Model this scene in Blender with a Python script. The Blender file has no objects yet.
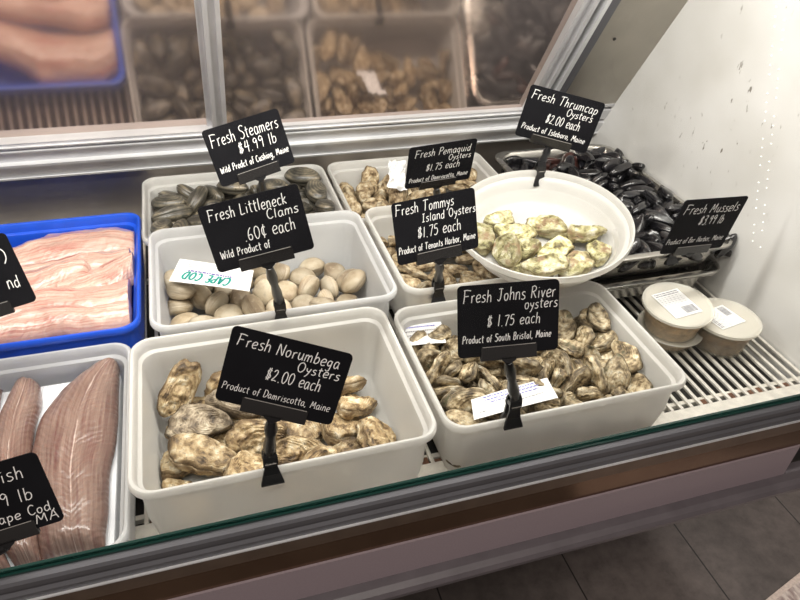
import bpy, bmesh, math, random, json
from mathutils import Vector, Matrix, Quaternion, noise

# ------------------------------------------------------------------ frame
U = 0.65                    # metres per layout unit
CZ = 1.353                  # camera height above the floor
F = 665.707                 # focal length in pixels of the 800 px frame
def _n(v): return v.normalized()
AX = _n(Vector((2374., -340., F)))       # case length direction, camera coords (x right, y down, z forward)
AY = _n(Vector((-259., -505., F)))       # depth direction
AY = _n(AY - AX * AX.dot(AY))
AZ = AX.cross(AY)
if AZ.y > 0: AZ = -AZ
def ray(px, py):
    r = Vector((px - 400., py - 300., F))
    return Vector((r.dot(AX), r.dot(AY), r.dot(AZ)))
def W(x, y, z): return Vector((x * U, y * U, CZ + z * U))
def at(px, py, z):
    r = ray(px, py); r = r * (z / r.z); return W(*r)
def on_plane(px, py, p0, n):
    r = ray(px, py); return r * (Vector(p0).dot(n) / r.dot(n))

sc = bpy.context.scene
C = sc.collection
PI = math.pi

# ------------------------------------------------------------------ object helpers
def tag(o, label=None, cat=None, group=None, kind=None):
    if label: o['label'] = label
    if cat: o['category'] = cat
    if group: o['group'] = group
    if kind: o['kind'] = kind
    return o
def empty(name, loc=(0, 0, 0), q=None):
    o = bpy.data.objects.new(name, None); C.objects.link(o); o.location = loc
    o.empty_display_size = .02
    if q is not None:
        o.rotation_mode = 'QUATERNION'; o.rotation_quaternion = q
    return o
def mesh(name, verts, faces, smooth=True):
    me = bpy.data.meshes.new(name); me.from_pydata([tuple(v) for v in verts], [], faces); me.update()
    if smooth:
        for p in me.polygons: p.use_smooth = True
    return me
def obj(name, me, mat, parent=None, world=False):
    o = bpy.data.objects.new(name, me); C.objects.link(o)
    if mat and not me.materials: me.materials.append(mat)
    if parent:
        o.parent = parent
        if world:      # the mesh is written in world coordinates: keep it there
            bpy.context.view_layer.update()
            o.matrix_parent_inverse = parent.matrix_world.inverted()
    return o
class MB:
    """collects geometry into one mesh"""
    def __init__(s): s.v = []; s.f = []
    def add(s, vs, fs):
        k = len(s.v); s.v += [Vector(v) for v in vs]; s.f += [tuple(i + k for i in f) for f in fs]; return s
    def box(s, lo, hi, M=None, bev=0.0):
        (a, b, c), (d, e, f) = lo, hi
        if bev:
            bm = bmesh.new(); bmesh.ops.create_cube(bm, size=1)
            for v in bm.verts: v.co = Vector(((a + d) / 2 + v.co.x * (d - a), (b + e) / 2 + v.co.y * (e - b), (c + f) / 2 + v.co.z * (f - c)))
            bmesh.ops.bevel(bm, geom=bm.edges[:], offset=bev, segments=2, affect='EDGES', profile=.6)
            bm.verts.index_update()
            vs = [v.co.copy() for v in bm.verts]; fs = [[v.index for v in fc.verts] for fc in bm.faces]; bm.free()
        else:
            vs = [Vector(p) for p in ((a, b, c), (d, b, c), (d, e, c), (a, e, c), (a, b, f), (d, b, f), (d, e, f), (a, e, f))]
            fs = [(0, 3, 2, 1), (4, 5, 6, 7), (0, 1, 5, 4), (1, 2, 6, 5), (2, 3, 7, 6), (3, 0, 4, 7)]
        if M is not None: vs = [M @ v for v in vs]
        return s.add(vs, fs)
    def rings(s, rings, cap0=True, cap1=True, closed=False):
        n = len(rings[0]); vs = [p for r in rings for p in r]; fs = []
        m = len(rings)
        for i in range(m if closed else m - 1):
            for j in range(n):
                a, b = i * n + j, i * n + (j + 1) % n; i2 = (i + 1) % m
                c, d = i2 * n + (j + 1) % n, i2 * n + j
                fs.append((a, b, c, d))
        if not closed:
            if cap0: fs.append(tuple(range(n - 1, -1, -1)))
            if cap1: fs.append(tuple((m - 1) * n + j for j in range(n)))
        return s.add(vs, fs)
    def tube(s, pts, r, n=8):
        pts = [Vector(p) for p in pts]; rs = []
        for i, p in enumerate(pts):
            t = (pts[min(i + 1, len(pts) - 1)] - pts[max(i - 1, 0)]).normalized()
            a = t.cross(Vector((0, 0, 1)));
            if a.length < .1: a = t.cross(Vector((1, 0, 0)))
            a.normalize(); b = t.cross(a); rr = r[i] if isinstance(r, (list, tuple)) else r
            rs.append([p + a * (math.cos(2 * PI * k / n) * rr) + b * (math.sin(2 * PI * k / n) * rr) for k in range(n)])
        return s.rings(rs)
    def prism(s, prof, x0, x1, M=None):
        """profile in (y,z) extruded along x"""
        n = len(prof)
        vs = [Vector((x0, y, z)) for y, z in prof] + [Vector((x1, y, z)) for y, z in prof]
        if M is not None: vs = [M @ v for v in vs]
        fs = [tuple(range(n)), tuple(range(2 * n - 1, n - 1, -1))] + [(i, i + n, (i + 1) % n + n, (i + 1) % n) for i in range(n)]
        return s.add(vs, fs)
    def me(s, name, smooth=False, fix=True):
        me = mesh(name, s.v, s.f, smooth)
        if fix:
            bm = bmesh.new(); bm.from_mesh(me); bmesh.ops.recalc_face_normals(bm, faces=bm.faces[:]); bm.to_mesh(me); bm.free()
        if smooth:
            try: me.set_sharp_from_angle(angle=math.radians(42))
            except Exception: pass
        return me
    def obj(s, name, mat, parent=None, smooth=False, world=True):
        return obj(name, s.me(name, smooth), mat, parent, world)

# ------------------------------------------------------------------ materials
def nodes(name):
    m = bpy.data.materials.new(name); m.use_nodes = True
    nt = m.node_tree; b = nt.nodes['Principled BSDF']; return m, nt, b
def N(nt, t, **kw):
    n = nt.nodes.new(t)
    for k, v in kw.items():
        if k in n.inputs.keys(): n.inputs[k].default_value = v
        else: setattr(n, k, v)
    return n
def ramp(nt, fac, stops, interp='LINEAR'):
    r = nt.nodes.new('ShaderNodeValToRGB'); r.color_ramp.interpolation = interp
    e = r.color_ramp.elements
    while len(e) < len(stops): e.new(.5)
    for i, (p, c) in enumerate(stops): e[i].position = p; e[i].color = (*c, 1) if len(c) == 3 else c
    nt.links.new(fac, r.inputs[0]); return r
def plain(name, col, rough=.5, metal=0, spec=.5, noise_amt=0, scale=30, bump=0, coat=0):
    m, nt, b = nodes(name)
    b.inputs['Base Color'].default_value = (*col, 1); b.inputs['Roughness'].default_value = rough
    b.inputs['Metallic'].default_value = metal; b.inputs['Specular IOR Level'].default_value = spec
    b.inputs['Coat Weight'].default_value = coat
    tc = N(nt, 'ShaderNodeTexCoord'); no = N(nt, 'ShaderNodeTexNoise', Scale=float(scale), Detail=5.)
    nt.links.new(tc.outputs['Object'], no.inputs['Vector'])
    if noise_amt:
        lo = [c * (1 - noise_amt) for c in col]; hi = [min(1, c * (1 + noise_amt)) for c in col]
        r = ramp(nt, no.outputs['Fac'], [(.3, lo), (.7, hi)]); nt.links.new(r.outputs[0], b.inputs['Base Color'])
    if bump:
        bp = N(nt, 'ShaderNodeBump', Strength=bump, Distance=.002); nt.links.new(no.outputs['Fac'], bp.inputs['Height'])
        nt.links.new(bp.outputs[0], b.inputs['Normal'])
    return m
def milky(name, col, trans=.35, rough=.35, transl=.35):
    """translucent moulded polyethylene"""
    m, nt, b = nodes(name)
    b.inputs['Base Color'].default_value = (*col, 1); b.inputs['Roughness'].default_value = rough
    b.inputs['Transmission Weight'].default_value = trans; b.inputs['IOR'].default_value = 1.25
    tl = N(nt, 'ShaderNodeBsdfTranslucent'); tl.inputs[0].default_value = (*col, 1)
    mx = N(nt, 'ShaderNodeMixShader'); mx.inputs[0].default_value = transl
    tc = N(nt, 'ShaderNodeTexCoord'); no = N(nt, 'ShaderNodeTexNoise', Scale=14., Detail=6., Roughness=.65)
    nt.links.new(tc.outputs['Object'], no.inputs['Vector'])
    r = ramp(nt, no.outputs['Fac'], [(.3, [c * .93 for c in col]), (.65, col)])
    nt.links.new(r.outputs[0], b.inputs['Base Color'])
    bp = N(nt, 'ShaderNodeBump', Strength=.12, Distance=.002); nt.links.new(no.outputs['Fac'], bp.inputs['Height'])
    nt.links.new(bp.outputs[0], b.inputs['Normal'])
    out = nt.nodes['Material Output']
    nt.links.new(b.outputs[0], mx.inputs[1]); nt.links.new(tl.outputs[0], mx.inputs[2]); nt.links.new(mx.outputs[0], out.inputs[0])
    return m
def brushed(name, col, rough=.28, sx=2., sy=2., sz=160., bump=.05, metal=1.):
    m, nt, b = nodes(name)
    b.inputs['Metallic'].default_value = metal
    tc = N(nt, 'ShaderNodeTexCoord'); mp = N(nt, 'ShaderNodeMapping'); mp.inputs['Scale'].default_value = (sx, sy, sz)
    no = N(nt, 'ShaderNodeTexNoise', Scale=3., Detail=4.); n2 = N(nt, 'ShaderNodeTexNoise', Scale=9., Detail=6.)
    nt.links.new(tc.outputs['Object'], mp.inputs[0]); nt.links.new(mp.outputs[0], no.inputs['Vector']); nt.links.new(tc.outputs['Object'], n2.inputs['Vector'])
    r = ramp(nt, n2.outputs['Fac'], [(.3, [c * .82 for c in col]), (.7, col)]); nt.links.new(r.outputs[0], b.inputs['Base Color'])
    mr = N(nt, 'ShaderNodeMapRange'); mr.inputs['To Min'].default_value = rough * .8; mr.inputs['To Max'].default_value = rough * 1.3
    nt.links.new(no.outputs['Fac'], mr.inputs['Value']); nt.links.new(mr.outputs[0], b.inputs['Roughness'])
    bp = N(nt, 'ShaderNodeBump', Strength=bump, Distance=.001); nt.links.new(no.outputs['Fac'], bp.inputs['Height']); nt.links.new(bp.outputs[0], b.inputs['Normal'])
    return m
def shell_mat(name, stops, ring_scale=9., dark=(.05, .04, .03), rough=.6, bump=.6, ring_mix=.5, nscale=45., coat=0., patch=None, edge=.55):
    """shell colours follow the growth rings (vertex attribute ring) broken up by noise"""
    m, nt, b = nodes(name); L = nt.links
    at_ = N(nt, 'ShaderNodeAttribute', attribute_name='ring'); tc = N(nt, 'ShaderNodeTexCoord'); oi = N(nt, 'ShaderNodeObjectInfo')
    off = N(nt, 'ShaderNodeVectorMath', operation='SCALE'); 
    cmb = N(nt, 'ShaderNodeCombineXYZ')
    for k in range(3): L.new(oi.outputs['Random'], cmb.inputs[k])
    L.new(cmb.outputs[0], off.inputs[0]); off.inputs['Scale'].default_value = 7.
    add = N(nt, 'ShaderNodeVectorMath', operation='ADD'); L.new(tc.outputs['Object'], add.inputs[0]); L.new(off.outputs[0], add.inputs[1])
    n1 = N(nt, 'ShaderNodeTexNoise', Scale=nscale, Detail=6., Roughness=.6); L.new(add.outputs[0], n1.inputs['Vector'])
    n2 = N(nt, 'ShaderNodeTexNoise', Scale=nscale * 4, Detail=4.); L.new(add.outputs[0], n2.inputs['Vector'])
    # ring wave
    ma = N(nt, 'ShaderNodeMath', operation='MULTIPLY_ADD'); L.new(n1.outputs['Fac'], ma.inputs[0]); ma.inputs[1].default_value = .22; L.new(at_.outputs['Fac'], ma.inputs[2])
    ms = N(nt, 'ShaderNodeMath', operation='MULTIPLY'); L.new(ma.outputs[0], ms.inputs[0]); ms.inputs[1].default_value = ring_scale * 6.283
    si = N(nt, 'ShaderNodeMath', operation='SINE'); L.new(ms.outputs[0], si.inputs[0])
    mr = N(nt, 'ShaderNodeMapRange'); mr.inputs['From Min'].default_value = -1; L.new(si.outputs[0], mr.inputs['Value'])
    mx = N(nt, 'ShaderNodeMix'); mx.data_type = 'FLOAT'; mx.inputs[0].default_value = ring_mix
    n1s = N(nt, 'ShaderNodeMapRange'); n1s.inputs['From Min'].default_value = .34; n1s.inputs['From Max'].default_value = .66; L.new(n1.outputs['Fac'], n1s.inputs['Value'])
    L.new(n1s.outputs[0], mx.inputs[2]); L.new(mr.outputs[0], mx.inputs[3])
    r = ramp(nt, mx.outputs[0], stops)
    hs = N(nt, 'ShaderNodeHueSaturation'); L.new(r.outputs[0], hs.inputs['Color'])
    mv = N(nt, 'ShaderNodeMapRange'); mv.inputs['To Min'].default_value = .62; mv.inputs['To Max'].default_value = 1.1; L.new(oi.outputs['Random'], mv.inputs['Value']); L.new(mv.outputs[0], hs.inputs['Value'])
    m2 = N(nt, 'ShaderNodeMix'); m2.data_type = 'RGBA'; m2.inputs[7].default_value = (*dark, 1)
    r2 = ramp(nt, n2.outputs['Fac'], [(.56, (0, 0, 0)), (.75, (1, 1, 1))]); L.new(r2.outputs[0], m2.inputs[0]); L.new(hs.outputs[0], m2.inputs[6])
    last = m2.outputs[2]
    if edge:
        re_ = ramp(nt, ma.outputs[0], [(1.015, (0, 0, 0)), (1.07, (edge,) * 3)]) if False else ramp(nt, at_.outputs['Fac'], [(.90, (0, 0, 0)), (.99, (edge,) * 3)])
        me_ = N(nt, 'ShaderNodeMix'); me_.data_type = 'RGBA'; me_.inputs[7].default_value = (*dark, 1); L.new(re_.outputs[0], me_.inputs[0]); L.new(last, me_.inputs[6]); last = me_.outputs[2]
    if patch:
        n3 = N(nt, 'ShaderNodeTexNoise', Scale=nscale * .6, Detail=3.); L.new(add.outputs[0], n3.inputs['Vector'])
        r3 = ramp(nt, n3.outputs['Fac'], [(patch[1], (0, 0, 0)), (patch[1] + .12, (1, 1, 1))])
        m3 = N(nt, 'ShaderNodeMix'); m3.data_type = 'RGBA'; m3.inputs[7].default_value = (*patch[0], 1); L.new(r3.outputs[0], m3.inputs[0]); L.new(last, m3.inputs[6]); last = m3.outputs[2]
    L.new(last, b.inputs['Base Color'])
    b.inputs['Roughness'].default_value = rough; b.inputs['Coat Weight'].default_value = coat; b.inputs['Coat Roughness'].default_value = .15
    hh = N(nt, 'ShaderNodeMath', operation='MULTIPLY_ADD'); L.new(n2.outputs['Fac'], hh.inputs[0]); hh.inputs[1].default_value = 1.1; mq = N(nt, 'ShaderNodeMath', operation='MULTIPLY'); mq.inputs[1].default_value = .4; L.new(mr.outputs[0], mq.inputs[0]); L.new(mq.outputs[0], hh.inputs[2])
    bp = N(nt, 'ShaderNodeBump', Strength=bump, Distance=.0012); L.new(hh.outputs[0], bp.inputs['Height']); L.new(bp.outputs[0], b.inputs['Normal'])
    return m
def fillet_mat(name, base, pale, red, rough=.28, chev=26., seam=.5, red_edge=.35):
    m, nt, b = nodes(name); L = nt.links
    uv = N(nt, 'ShaderNodeUVMap', uv_map='uv'); sp = N(nt, 'ShaderNodeSeparateXYZ'); L.new(uv.outputs[0], sp.inputs[0])
    tc = N(nt, 'ShaderNodeTexCoord'); no = N(nt, 'ShaderNodeTexNoise', Scale=22., Detail=6., Roughness=.6); L.new(tc.outputs['Object'], no.inputs['Vector'])
    mp = N(nt, 'ShaderNodeMapping'); mp.inputs['Scale'].default_value = (9, 60, 60) if False else (1.2, 9, 1); L.new(uv.outputs[0], mp.inputs[0])
    ns = N(nt, 'ShaderNodeTexNoise', Scale=2.2, Detail=6., Roughness=.65); L.new(mp.outputs[0], ns.inputs['Vector'])
    # chevron: u*chev - |v-.5|*k + noise
    s1 = N(nt, 'ShaderNodeMath', operation='SUBTRACT'); L.new(sp.outputs[1], s1.inputs[0]); s1.inputs[1].default_value = seam
    ab = N(nt, 'ShaderNodeMath', operation='ABSOLUTE'); L.new(s1.outputs[0], ab.inputs[0])
    m1 = N(nt, 'ShaderNodeMath', operation='MULTIPLY_ADD'); L.new(ab.outputs[0], m1.inputs[0]); m1.inputs[1].default_value = .28; L.new(sp.outputs[0], m1.inputs[2])
    m2 = N(nt, 'ShaderNodeMath', operation='MULTIPLY'); L.new(m1.outputs[0], m2.inputs[0]); m2.inputs[1].default_value = chev * 6.283
    m3 = N(nt, 'ShaderNodeMath', operation='MULTIPLY_ADD'); L.new(no.outputs['Fac'], m3.inputs[0]); m3.inputs[1].default_value = 22.; L.new(m2.outputs[0], m3.inputs[2])
    si = N(nt, 'ShaderNodeMath', operation='SINE'); L.new(m3.outputs[0], si.inputs[0])
    c1 = ramp(nt, ns.outputs['Fac'], [(.32, red), (.46, base), (.66, pale)])
    cm = N(nt, 'ShaderNodeMix'); cm.data_type = 'RGBA'; cm.inputs[7].default_value = (*pale, 1); L.new(c1.outputs[0], cm.inputs[6])
    r1 = ramp(nt, si.outputs[0], [(.55, (0, 0, 0)), (1., (.13, .13, .13))]); L.new(r1.outputs[0], cm.inputs[0])
    # pale seam lines
    sm = N(nt, 'ShaderNodeMath', operation='MULTIPLY_ADD'); L.new(no.outputs['Fac'], sm.inputs[0]); sm.inputs[1].default_value = .06; L.new(ab.outputs[0], sm.inputs[2])
    r2 = ramp(nt, sm.outputs[0], [(.030, (.5, .5, .5)), (.040, (0, 0, 0))])
    c3 = N(nt, 'ShaderNodeMix'); c3.data_type = 'RGBA'; c3.inputs[7].default_value = (.75, .62, .56, 1); L.new(r2.outputs[0], c3.inputs[0]); L.new(cm.outputs[2], c3.inputs[6])
    # redder flank
    r3 = ramp(nt, sp.outputs[1], [(.0, (red_edge,) * 3), (.22, (0, 0, 0)), (.9, (0, 0, 0)), (1., (red_edge,) * 3)])
    c4 = N(nt, 'ShaderNodeMix'); c4.data_type = 'RGBA'; c4.inputs[7].default_value = (*red, 1); L.new(r3.outputs[0], c4.inputs[0]); L.new(c3.outputs[2], c4.inputs[6])
    L.new(c4.outputs[2], b.inputs['Base Color'])
    b.inputs['Roughness'].default_value = rough; b.inputs['Subsurface Weight'].default_value = .25; b.inputs['Subsurface Radius'].default_value = (.01, .004, .003)
    b.inputs['Subsurface Scale'].default_value = .6
    b.inputs['Coat Weight'].default_value = .5; b.inputs['Coat Roughness'].default_value = .2
    hh = N(nt, 'ShaderNodeMath', operation='MULTIPLY_ADD'); L.new(ns.outputs['Fac'], hh.inputs[0]); hh.inputs[1].default_value = 2.; L.new(si.outputs[0], hh.inputs[2])
    bp = N(nt, 'ShaderNodeBump', Strength=.22, Distance=.0015); L.new(hh.outputs[0], bp.inputs['Height']); L.new(bp.outputs[0], b.inputs['Normal'])
    return m

M = {}
M['bin'] = milky('milky_plastic', (.86, .85, .82), trans=.42, transl=.18, rough=.3)
M['bin_clear'] = milky('clear_milky_plastic', (.84, .845, .85), trans=.4, transl=.25, rough=.25)
M['lid'] = milky('lid_plastic', (.84, .83, .79), trans=.55, transl=.1, rough=.22)
M['blue'] = plain('blue_plastic', (.012, .085, .62), rough=.3, noise_amt=.1)
M['alu'] = brushed('aluminium', (.74, .74, .76), rough=.42, sx=1, sy=60, sz=60, metal=.45)
M['alu_bright'] = brushed('bright_aluminium', (.85, .86, .88), rough=.3, sx=1, sy=60, sz=60, metal=.4)
M['alu_rail'] = brushed('rail_aluminium', (.15, .15, .165), rough=.45, sx=1, sy=60, sz=60, metal=.5)
M['steel'] = brushed('stainless_steel', (.68, .63, .59), rough=.32, sx=40, sy=2, sz=40, bump=.03)
M['steel_warm'] = brushed('warm_steel', (.47, .44, .39), rough=.4, sx=60, sy=1.5, sz=1.5)
M['pan'] = brushed('pan_steel', (.62, .60, .56), rough=.25, sx=1, sy=30, sz=30)
M['dark_gap'] = plain('dark_base', (.02, .018, .016), rough=.7, noise_amt=.3)
M['rack'] = plain('rack_metal', (.72, .69, .63), rough=.35, metal=.3, noise_amt=.15, scale=60)
M['rust'] = plain('rust', (.12, .055, .03), rough=.9, noise_amt=.4, scale=200)
M['black'] = plain('black_plastic', (.008, .008, .009), rough=.32, noise_amt=.2)
M['board'] = plain('chalkboard', (.010, .010, .012), rough=.65, spec=.05, noise_amt=.25, scale=12)
M['holder'] = plain('smoked_plastic', (.018, .017, .017), rough=.16)
M['holder_edge'] = plain('clear_edge', (.35, .33, .31), rough=.3)
M['chalk'] = plain('chalk_ink', (.88, .87, .86), rough=.8, noise_amt=.08, scale=900)
M['paper'] = plain('paper', (.74, .74, .74), rough=.6, noise_amt=.03)
M['ink_blue'] = plain('blue_ink', (.10, .10, .45), rough=.7)
M['ink_grey'] = plain('grey_ink', (.22, .22, .24), rough=.7)
M['ink_teal'] = plain('teal_ink', (.0, .26, .22), rough=.6)
M['ink_purple'] = plain('purple_ink', (.09, .05, .30), rough=.6)
M['bumper'] = plain('rubber_bumper', (.11, .095, .105), rough=.42, noise_amt=.12)
M['mauve'] = plain('mauve_panel', (.31, .25, .275), rough=.5, noise_amt=.05, scale=400, bump=.1)

def mat_white_panel():
    m, nt, b = nodes('white_enamel'); L = nt.links
    tc = N(nt, 'ShaderNodeTexCoord'); mp = N(nt, 'ShaderNodeMapping'); mp.inputs['Scale'].default_value = (1, 1, .45); L.new(tc.outputs['Object'], mp.inputs[0])
    n0 = N(nt, 'ShaderNodeTexNoise', Scale=6., Detail=5.); L.new(tc.outputs['Object'], n0.inputs['Vector'])
    n1 = N(nt, 'ShaderNodeTexNoise', Scale=70., Detail=3., Roughness=.7); L.new(mp.outputs[0], n1.inputs['Vector'])
    r0 = ramp(nt, n0.outputs['Fac'], [(.3, (.66, .65, .62)), (.7, (.78, .775, .76))])
    r1 = ramp(nt, n1.outputs['Fac'], [(.64, (0, 0, 0)), (.70, (1, 1, 1))])
    n2 = N(nt, 'ShaderNodeTexNoise', Scale=4.5, Detail=2.); L.new(tc.outputs['Object'], n2.inputs['Vector'])
    r2 = ramp(nt, n2.outputs['Fac'], [(.46, (0, 0, 0)), (.6, (1, 1, 1))])
    mu = N(nt, 'ShaderNodeMath', operation='MULTIPLY'); L.new(r1.outputs[0], mu.inputs[0]); L.new(r2.outputs[0], mu.inputs[1])
    mx = N(nt, 'ShaderNodeMix'); mx.data_type = 'RGBA'; mx.inputs[7].default_value = (.16, .14, .11, 1); L.new(mu.outputs[0], mx.inputs[0]); L.new(r0.outputs[0], mx.inputs[6])
    L.new(mx.outputs[2], b.inputs['Base Color']); b.inputs['Roughness'].default_value = .24
    bp = N(nt, 'ShaderNodeBump', Strength=.05, Distance=.004); L.new(n0.outputs['Fac'], bp.inputs['Height']); L.new(bp.outputs[0], b.inputs['Normal'])
    return m
M['panel'] = mat_white_panel()
def mat_mirror():
    m, nt, b = nodes('smoked_mirror'); L = nt.links
    g = N(nt, 'ShaderNodeBsdfGlossy'); g.inputs['Color'].default_value = (.58, .475, .42, 1); g.inputs['Roughness'].default_value = .10
    d = N(nt, 'ShaderNodeBsdfDiffuse'); d.inputs['Color'].default_value = (.42, .37, .37, 1)
    tc = N(nt, 'ShaderNodeTexCoord'); no = N(nt, 'ShaderNodeTexNoise', Scale=5., Detail=5.); L.new(tc.outputs['Object'], no.inputs['Vector'])
    mr = N(nt, 'ShaderNodeMapRange'); mr.inputs['To Min'].default_value = .10; mr.inputs['To Max'].default_value = .26; L.new(no.outputs['Fac'], mr.inputs['Value'])
    mx = N(nt, 'ShaderNodeMixShader'); L.new(mr.outputs[0], mx.inputs[0]); L.new(g.outputs[0], mx.inputs[1]); L.new(d.outputs[0], mx.inputs[2])
    L.new(mx.outputs[0], nt.nodes['Material Output'].inputs[0]); return m
M['mirror'] = mat_mirror()
def mat_deli(k):
    m, nt, b = nodes('clear_deli_plastic'); L = nt.links
    b.inputs['Base Color'].default_value = (.86, .84, .78, 1); b.inputs['Roughness'].default_value = .25
    t = N(nt, 'ShaderNodeBsdfTransparent'); t.inputs[0].default_value = (.97, .95, .90, 1)
    mx = N(nt, 'ShaderNodeMixShader'); mx.inputs[0].default_value = k; L.new(t.outputs[0], mx.inputs[1]); L.new(b.outputs[0], mx.inputs[2])
    L.new(mx.outputs[0], nt.nodes['Material Output'].inputs[0]); return m
M['deli'] = mat_deli(.16); M['deli_lid'] = mat_deli(.42)
def mat_glass():
    m, nt, b = nodes('pane_glass'); L = nt.links
    t = N(nt, 'ShaderNodeBsdfTransparent'); t.inputs[0].default_value = (.985, .99, .985, 1)
    g = N(nt, 'ShaderNodeBsdfGlossy'); g.inputs['Roughness'].default_value = .02
    fr = N(nt, 'ShaderNodeFresnel'); fr.inputs['IOR'].default_value = 1.12
    mx = N(nt, 'ShaderNodeMixShader'); L.new(fr.outputs[0], mx.inputs[0]); L.new(t.outputs[0], mx.inputs[1]); L.new(g.outputs[0], mx.inputs[2])
    L.new(mx.outputs[0], nt.nodes['Material Output'].inputs[0]); return m
M['glass'] = mat_glass()
M['glass_edge'] = plain('green_glass_edge', (.006, .032, .026), rough=.15)
def mat_bronze():
    m, nt, b = nodes('bronze_strip'); L = nt.links
    tc = N(nt, 'ShaderNodeTexCoord'); no = N(nt, 'ShaderNodeTexNoise', Scale=8., Detail=5.); L.new(tc.outputs['Object'], no.inputs['Vector'])
    r = ramp(nt, no.outputs['Fac'], [(.3, (.13, .075, .045)), (.7, (.19, .12, .075))]); L.new(r.outputs[0], b.inputs['Base Color'])
    b.inputs['Metallic'].default_value = .85; b.inputs['Roughness'].default_value = .16; return m
M['bronze'] = mat_bronze()
M['bronze_lip'] = plain('bronze_lip', (.16, .115, .085), rough=.35, metal=.6, noise_amt=.15)
def mat_floor():
    m, nt, b = nodes('floor_tiles'); L = nt.links
    tc = N(nt, 'ShaderNodeTexCoord'); sp = N(nt, 'ShaderNodeSeparateXYZ'); L.new(tc.outputs['Object'], sp.inputs[0])
    n1 = N(nt, 'ShaderNodeTexNoise', Scale=22., Detail=8., Roughness=.7); L.new(tc.outputs['Object'], n1.inputs['Vector'])
    n2 = N(nt, 'ShaderNodeTexNoise', Scale=2.5, Detail=3.); L.new(tc.outputs['Object'], n2.inputs['Vector'])
    r1 = ramp(nt, n1.outputs['Fac'], [(.25, (.08, .066, .06)), (.5, (.15, .125, .115)), (.75, (.21, .175, .16))])
    r2 = ramp(nt, n2.outputs['Fac'], [(.35, (.65, .65, .65)), (.65, (1, 1, 1))])
    mu = N(nt, 'ShaderNodeMix'); mu.data_type = 'RGBA'; mu.blend_type = 'MULTIPLY'; mu.inputs[0].default_value = 1.; L.new(r1.outputs[0], mu.inputs[6]); L.new(r2.outputs[0], mu.inputs[7])
    T = .305; outs = []
    for k, o in ((0, .3775 + T * 20), (1, .78 + T * 20)):      # joints at these offsets
        a = N(nt, 'ShaderNodeMath', operation='ADD'); L.new(sp.outputs[k], a.inputs[0]); a.inputs[1].default_value = -o + T * 40
        d = N(nt, 'ShaderNodeMath', operation='DIVIDE'); L.new(a.outputs[0], d.inputs[0]); d.inputs[1].default_value = T
        f = N(nt, 'ShaderNodeMath', operation='FRACT'); L.new(d.outputs[0], f.inputs[0])
        s = N(nt, 'ShaderNodeMath', operation='SUBTRACT'); L.new(f.outputs[0], s.inputs[0]); s.inputs[1].default_value = .5
        ab = N(nt, 'ShaderNodeMath', operation='ABSOLUTE'); L.new(s.outputs[0], ab.inputs[0]); outs.append(ab)
    mxm = N(nt, 'ShaderNodeMath', operation='MAXIMUM'); L.new(outs[0].outputs[0], mxm.inputs[0]); L.new(outs[1].outputs[0], mxm.inputs[1])
    rj = ramp(nt, mxm.outputs[0], [(.4935, (0, 0, 0)), (.496, (1, 1, 1))])
    mj = N(nt, 'ShaderNodeMix'); mj.data_type = 'RGBA'; mj.inputs[7].default_value = (.02, .016, .015, 1); L.new(rj.outputs[0], mj.inputs[0]); L.new(mu.outputs[2], mj.inputs[6])
    L.new(mj.outputs[2], b.inputs['Base Color']); b.inputs['Roughness'].default_value = .5
    bp = N(nt, 'ShaderNodeBump', Strength=.3, Distance=.002); L.new(rj.outputs[0], bp.inputs['Height']); bp.invert = True; L.new(bp.outputs[0], b.inputs['Normal'])
    return m
M['floor'] = mat_floor()

M['oyster_tan'] = shell_mat('tan_oyster_shell', [(.05, (.07, .045, .025)), (.28, (.24, .16, .08)), (.5, (.47, .34, .18)), (.72, (.66, .53, .33)), (.95, (.84, .76, .58))], ring_scale=9., dark=(.11, .07, .035), ring_mix=.12, nscale=60, bump=.9)
M['oyster_grey'] = shell_mat('grey_oyster_shell', [(.05, (.06, .045, .03)), (.3, (.20, .15, .10)), (.5, (.36, .29, .20)), (.72, (.52, .43, .31)), (.95, (.68, .60, .46))], ring_scale=14., dark=(.07, .05, .03), ring_mix=.12, nscale=60, bump=.8)
M['oyster_green'] = shell_mat('green_oyster_shell', [(.05, (.09, .07, .035)), (.26, (.24, .21, .09)), (.44, (.42, .39, .19)), (.64, (.60, .56, .35)), (.95, (.80, .78, .60))], ring_scale=8., dark=(.20, .15, .08), ring_mix=.12, patch=((.24, .16, .09), .55), nscale=60, bump=.9)
M['oyster_brown'] = shell_mat('brown_oyster_shell', [(.05, (.05, .035, .02)), (.3, (.22, .16, .085)), (.5, (.44, .34, .20)), (.7, (.66, .55, .36)), (.95, (.84, .77, .60))], ring_scale=9., dark=(.05, .038, .025), ring_mix=.13, patch=((.09, .085, .045), .60), nscale=80, bump=.9)
M['oyster_pale'] = shell_mat('pale_oyster_shell', [(.05, (.10, .065, .03)), (.3, (.30, .21, .115)), (.5, (.50, .38, .22)), (.72, (.68, .56, .37)), (.95, (.84, .76, .58))], ring_scale=8., dark=(.08, .055, .03), ring_mix=.12, nscale=80, bump=.9)
M['clam'] = shell_mat('pale_clam_shell', [(.1, (.26, .19, .12)), (.4, (.42, .34, .23)), (.6, (.50, .42, .30)), (.85, (.62, .55, .42))], ring_scale=22., dark=(.42, .35, .26), ring_mix=.22, bump=.35, nscale=20., rough=.5)
M['steamer'] = shell_mat('dark_soft_clam_shell', [(.1, (.028, .027, .023)), (.4, (.075, .070, .056)), (.65, (.17, .15, .11)), (.95, (.38, .32, .22))], ring_scale=6., dark=(.03, .027, .02), ring_mix=.3, bump=.5, nscale=34., rough=.38, coat=.3)
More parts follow.
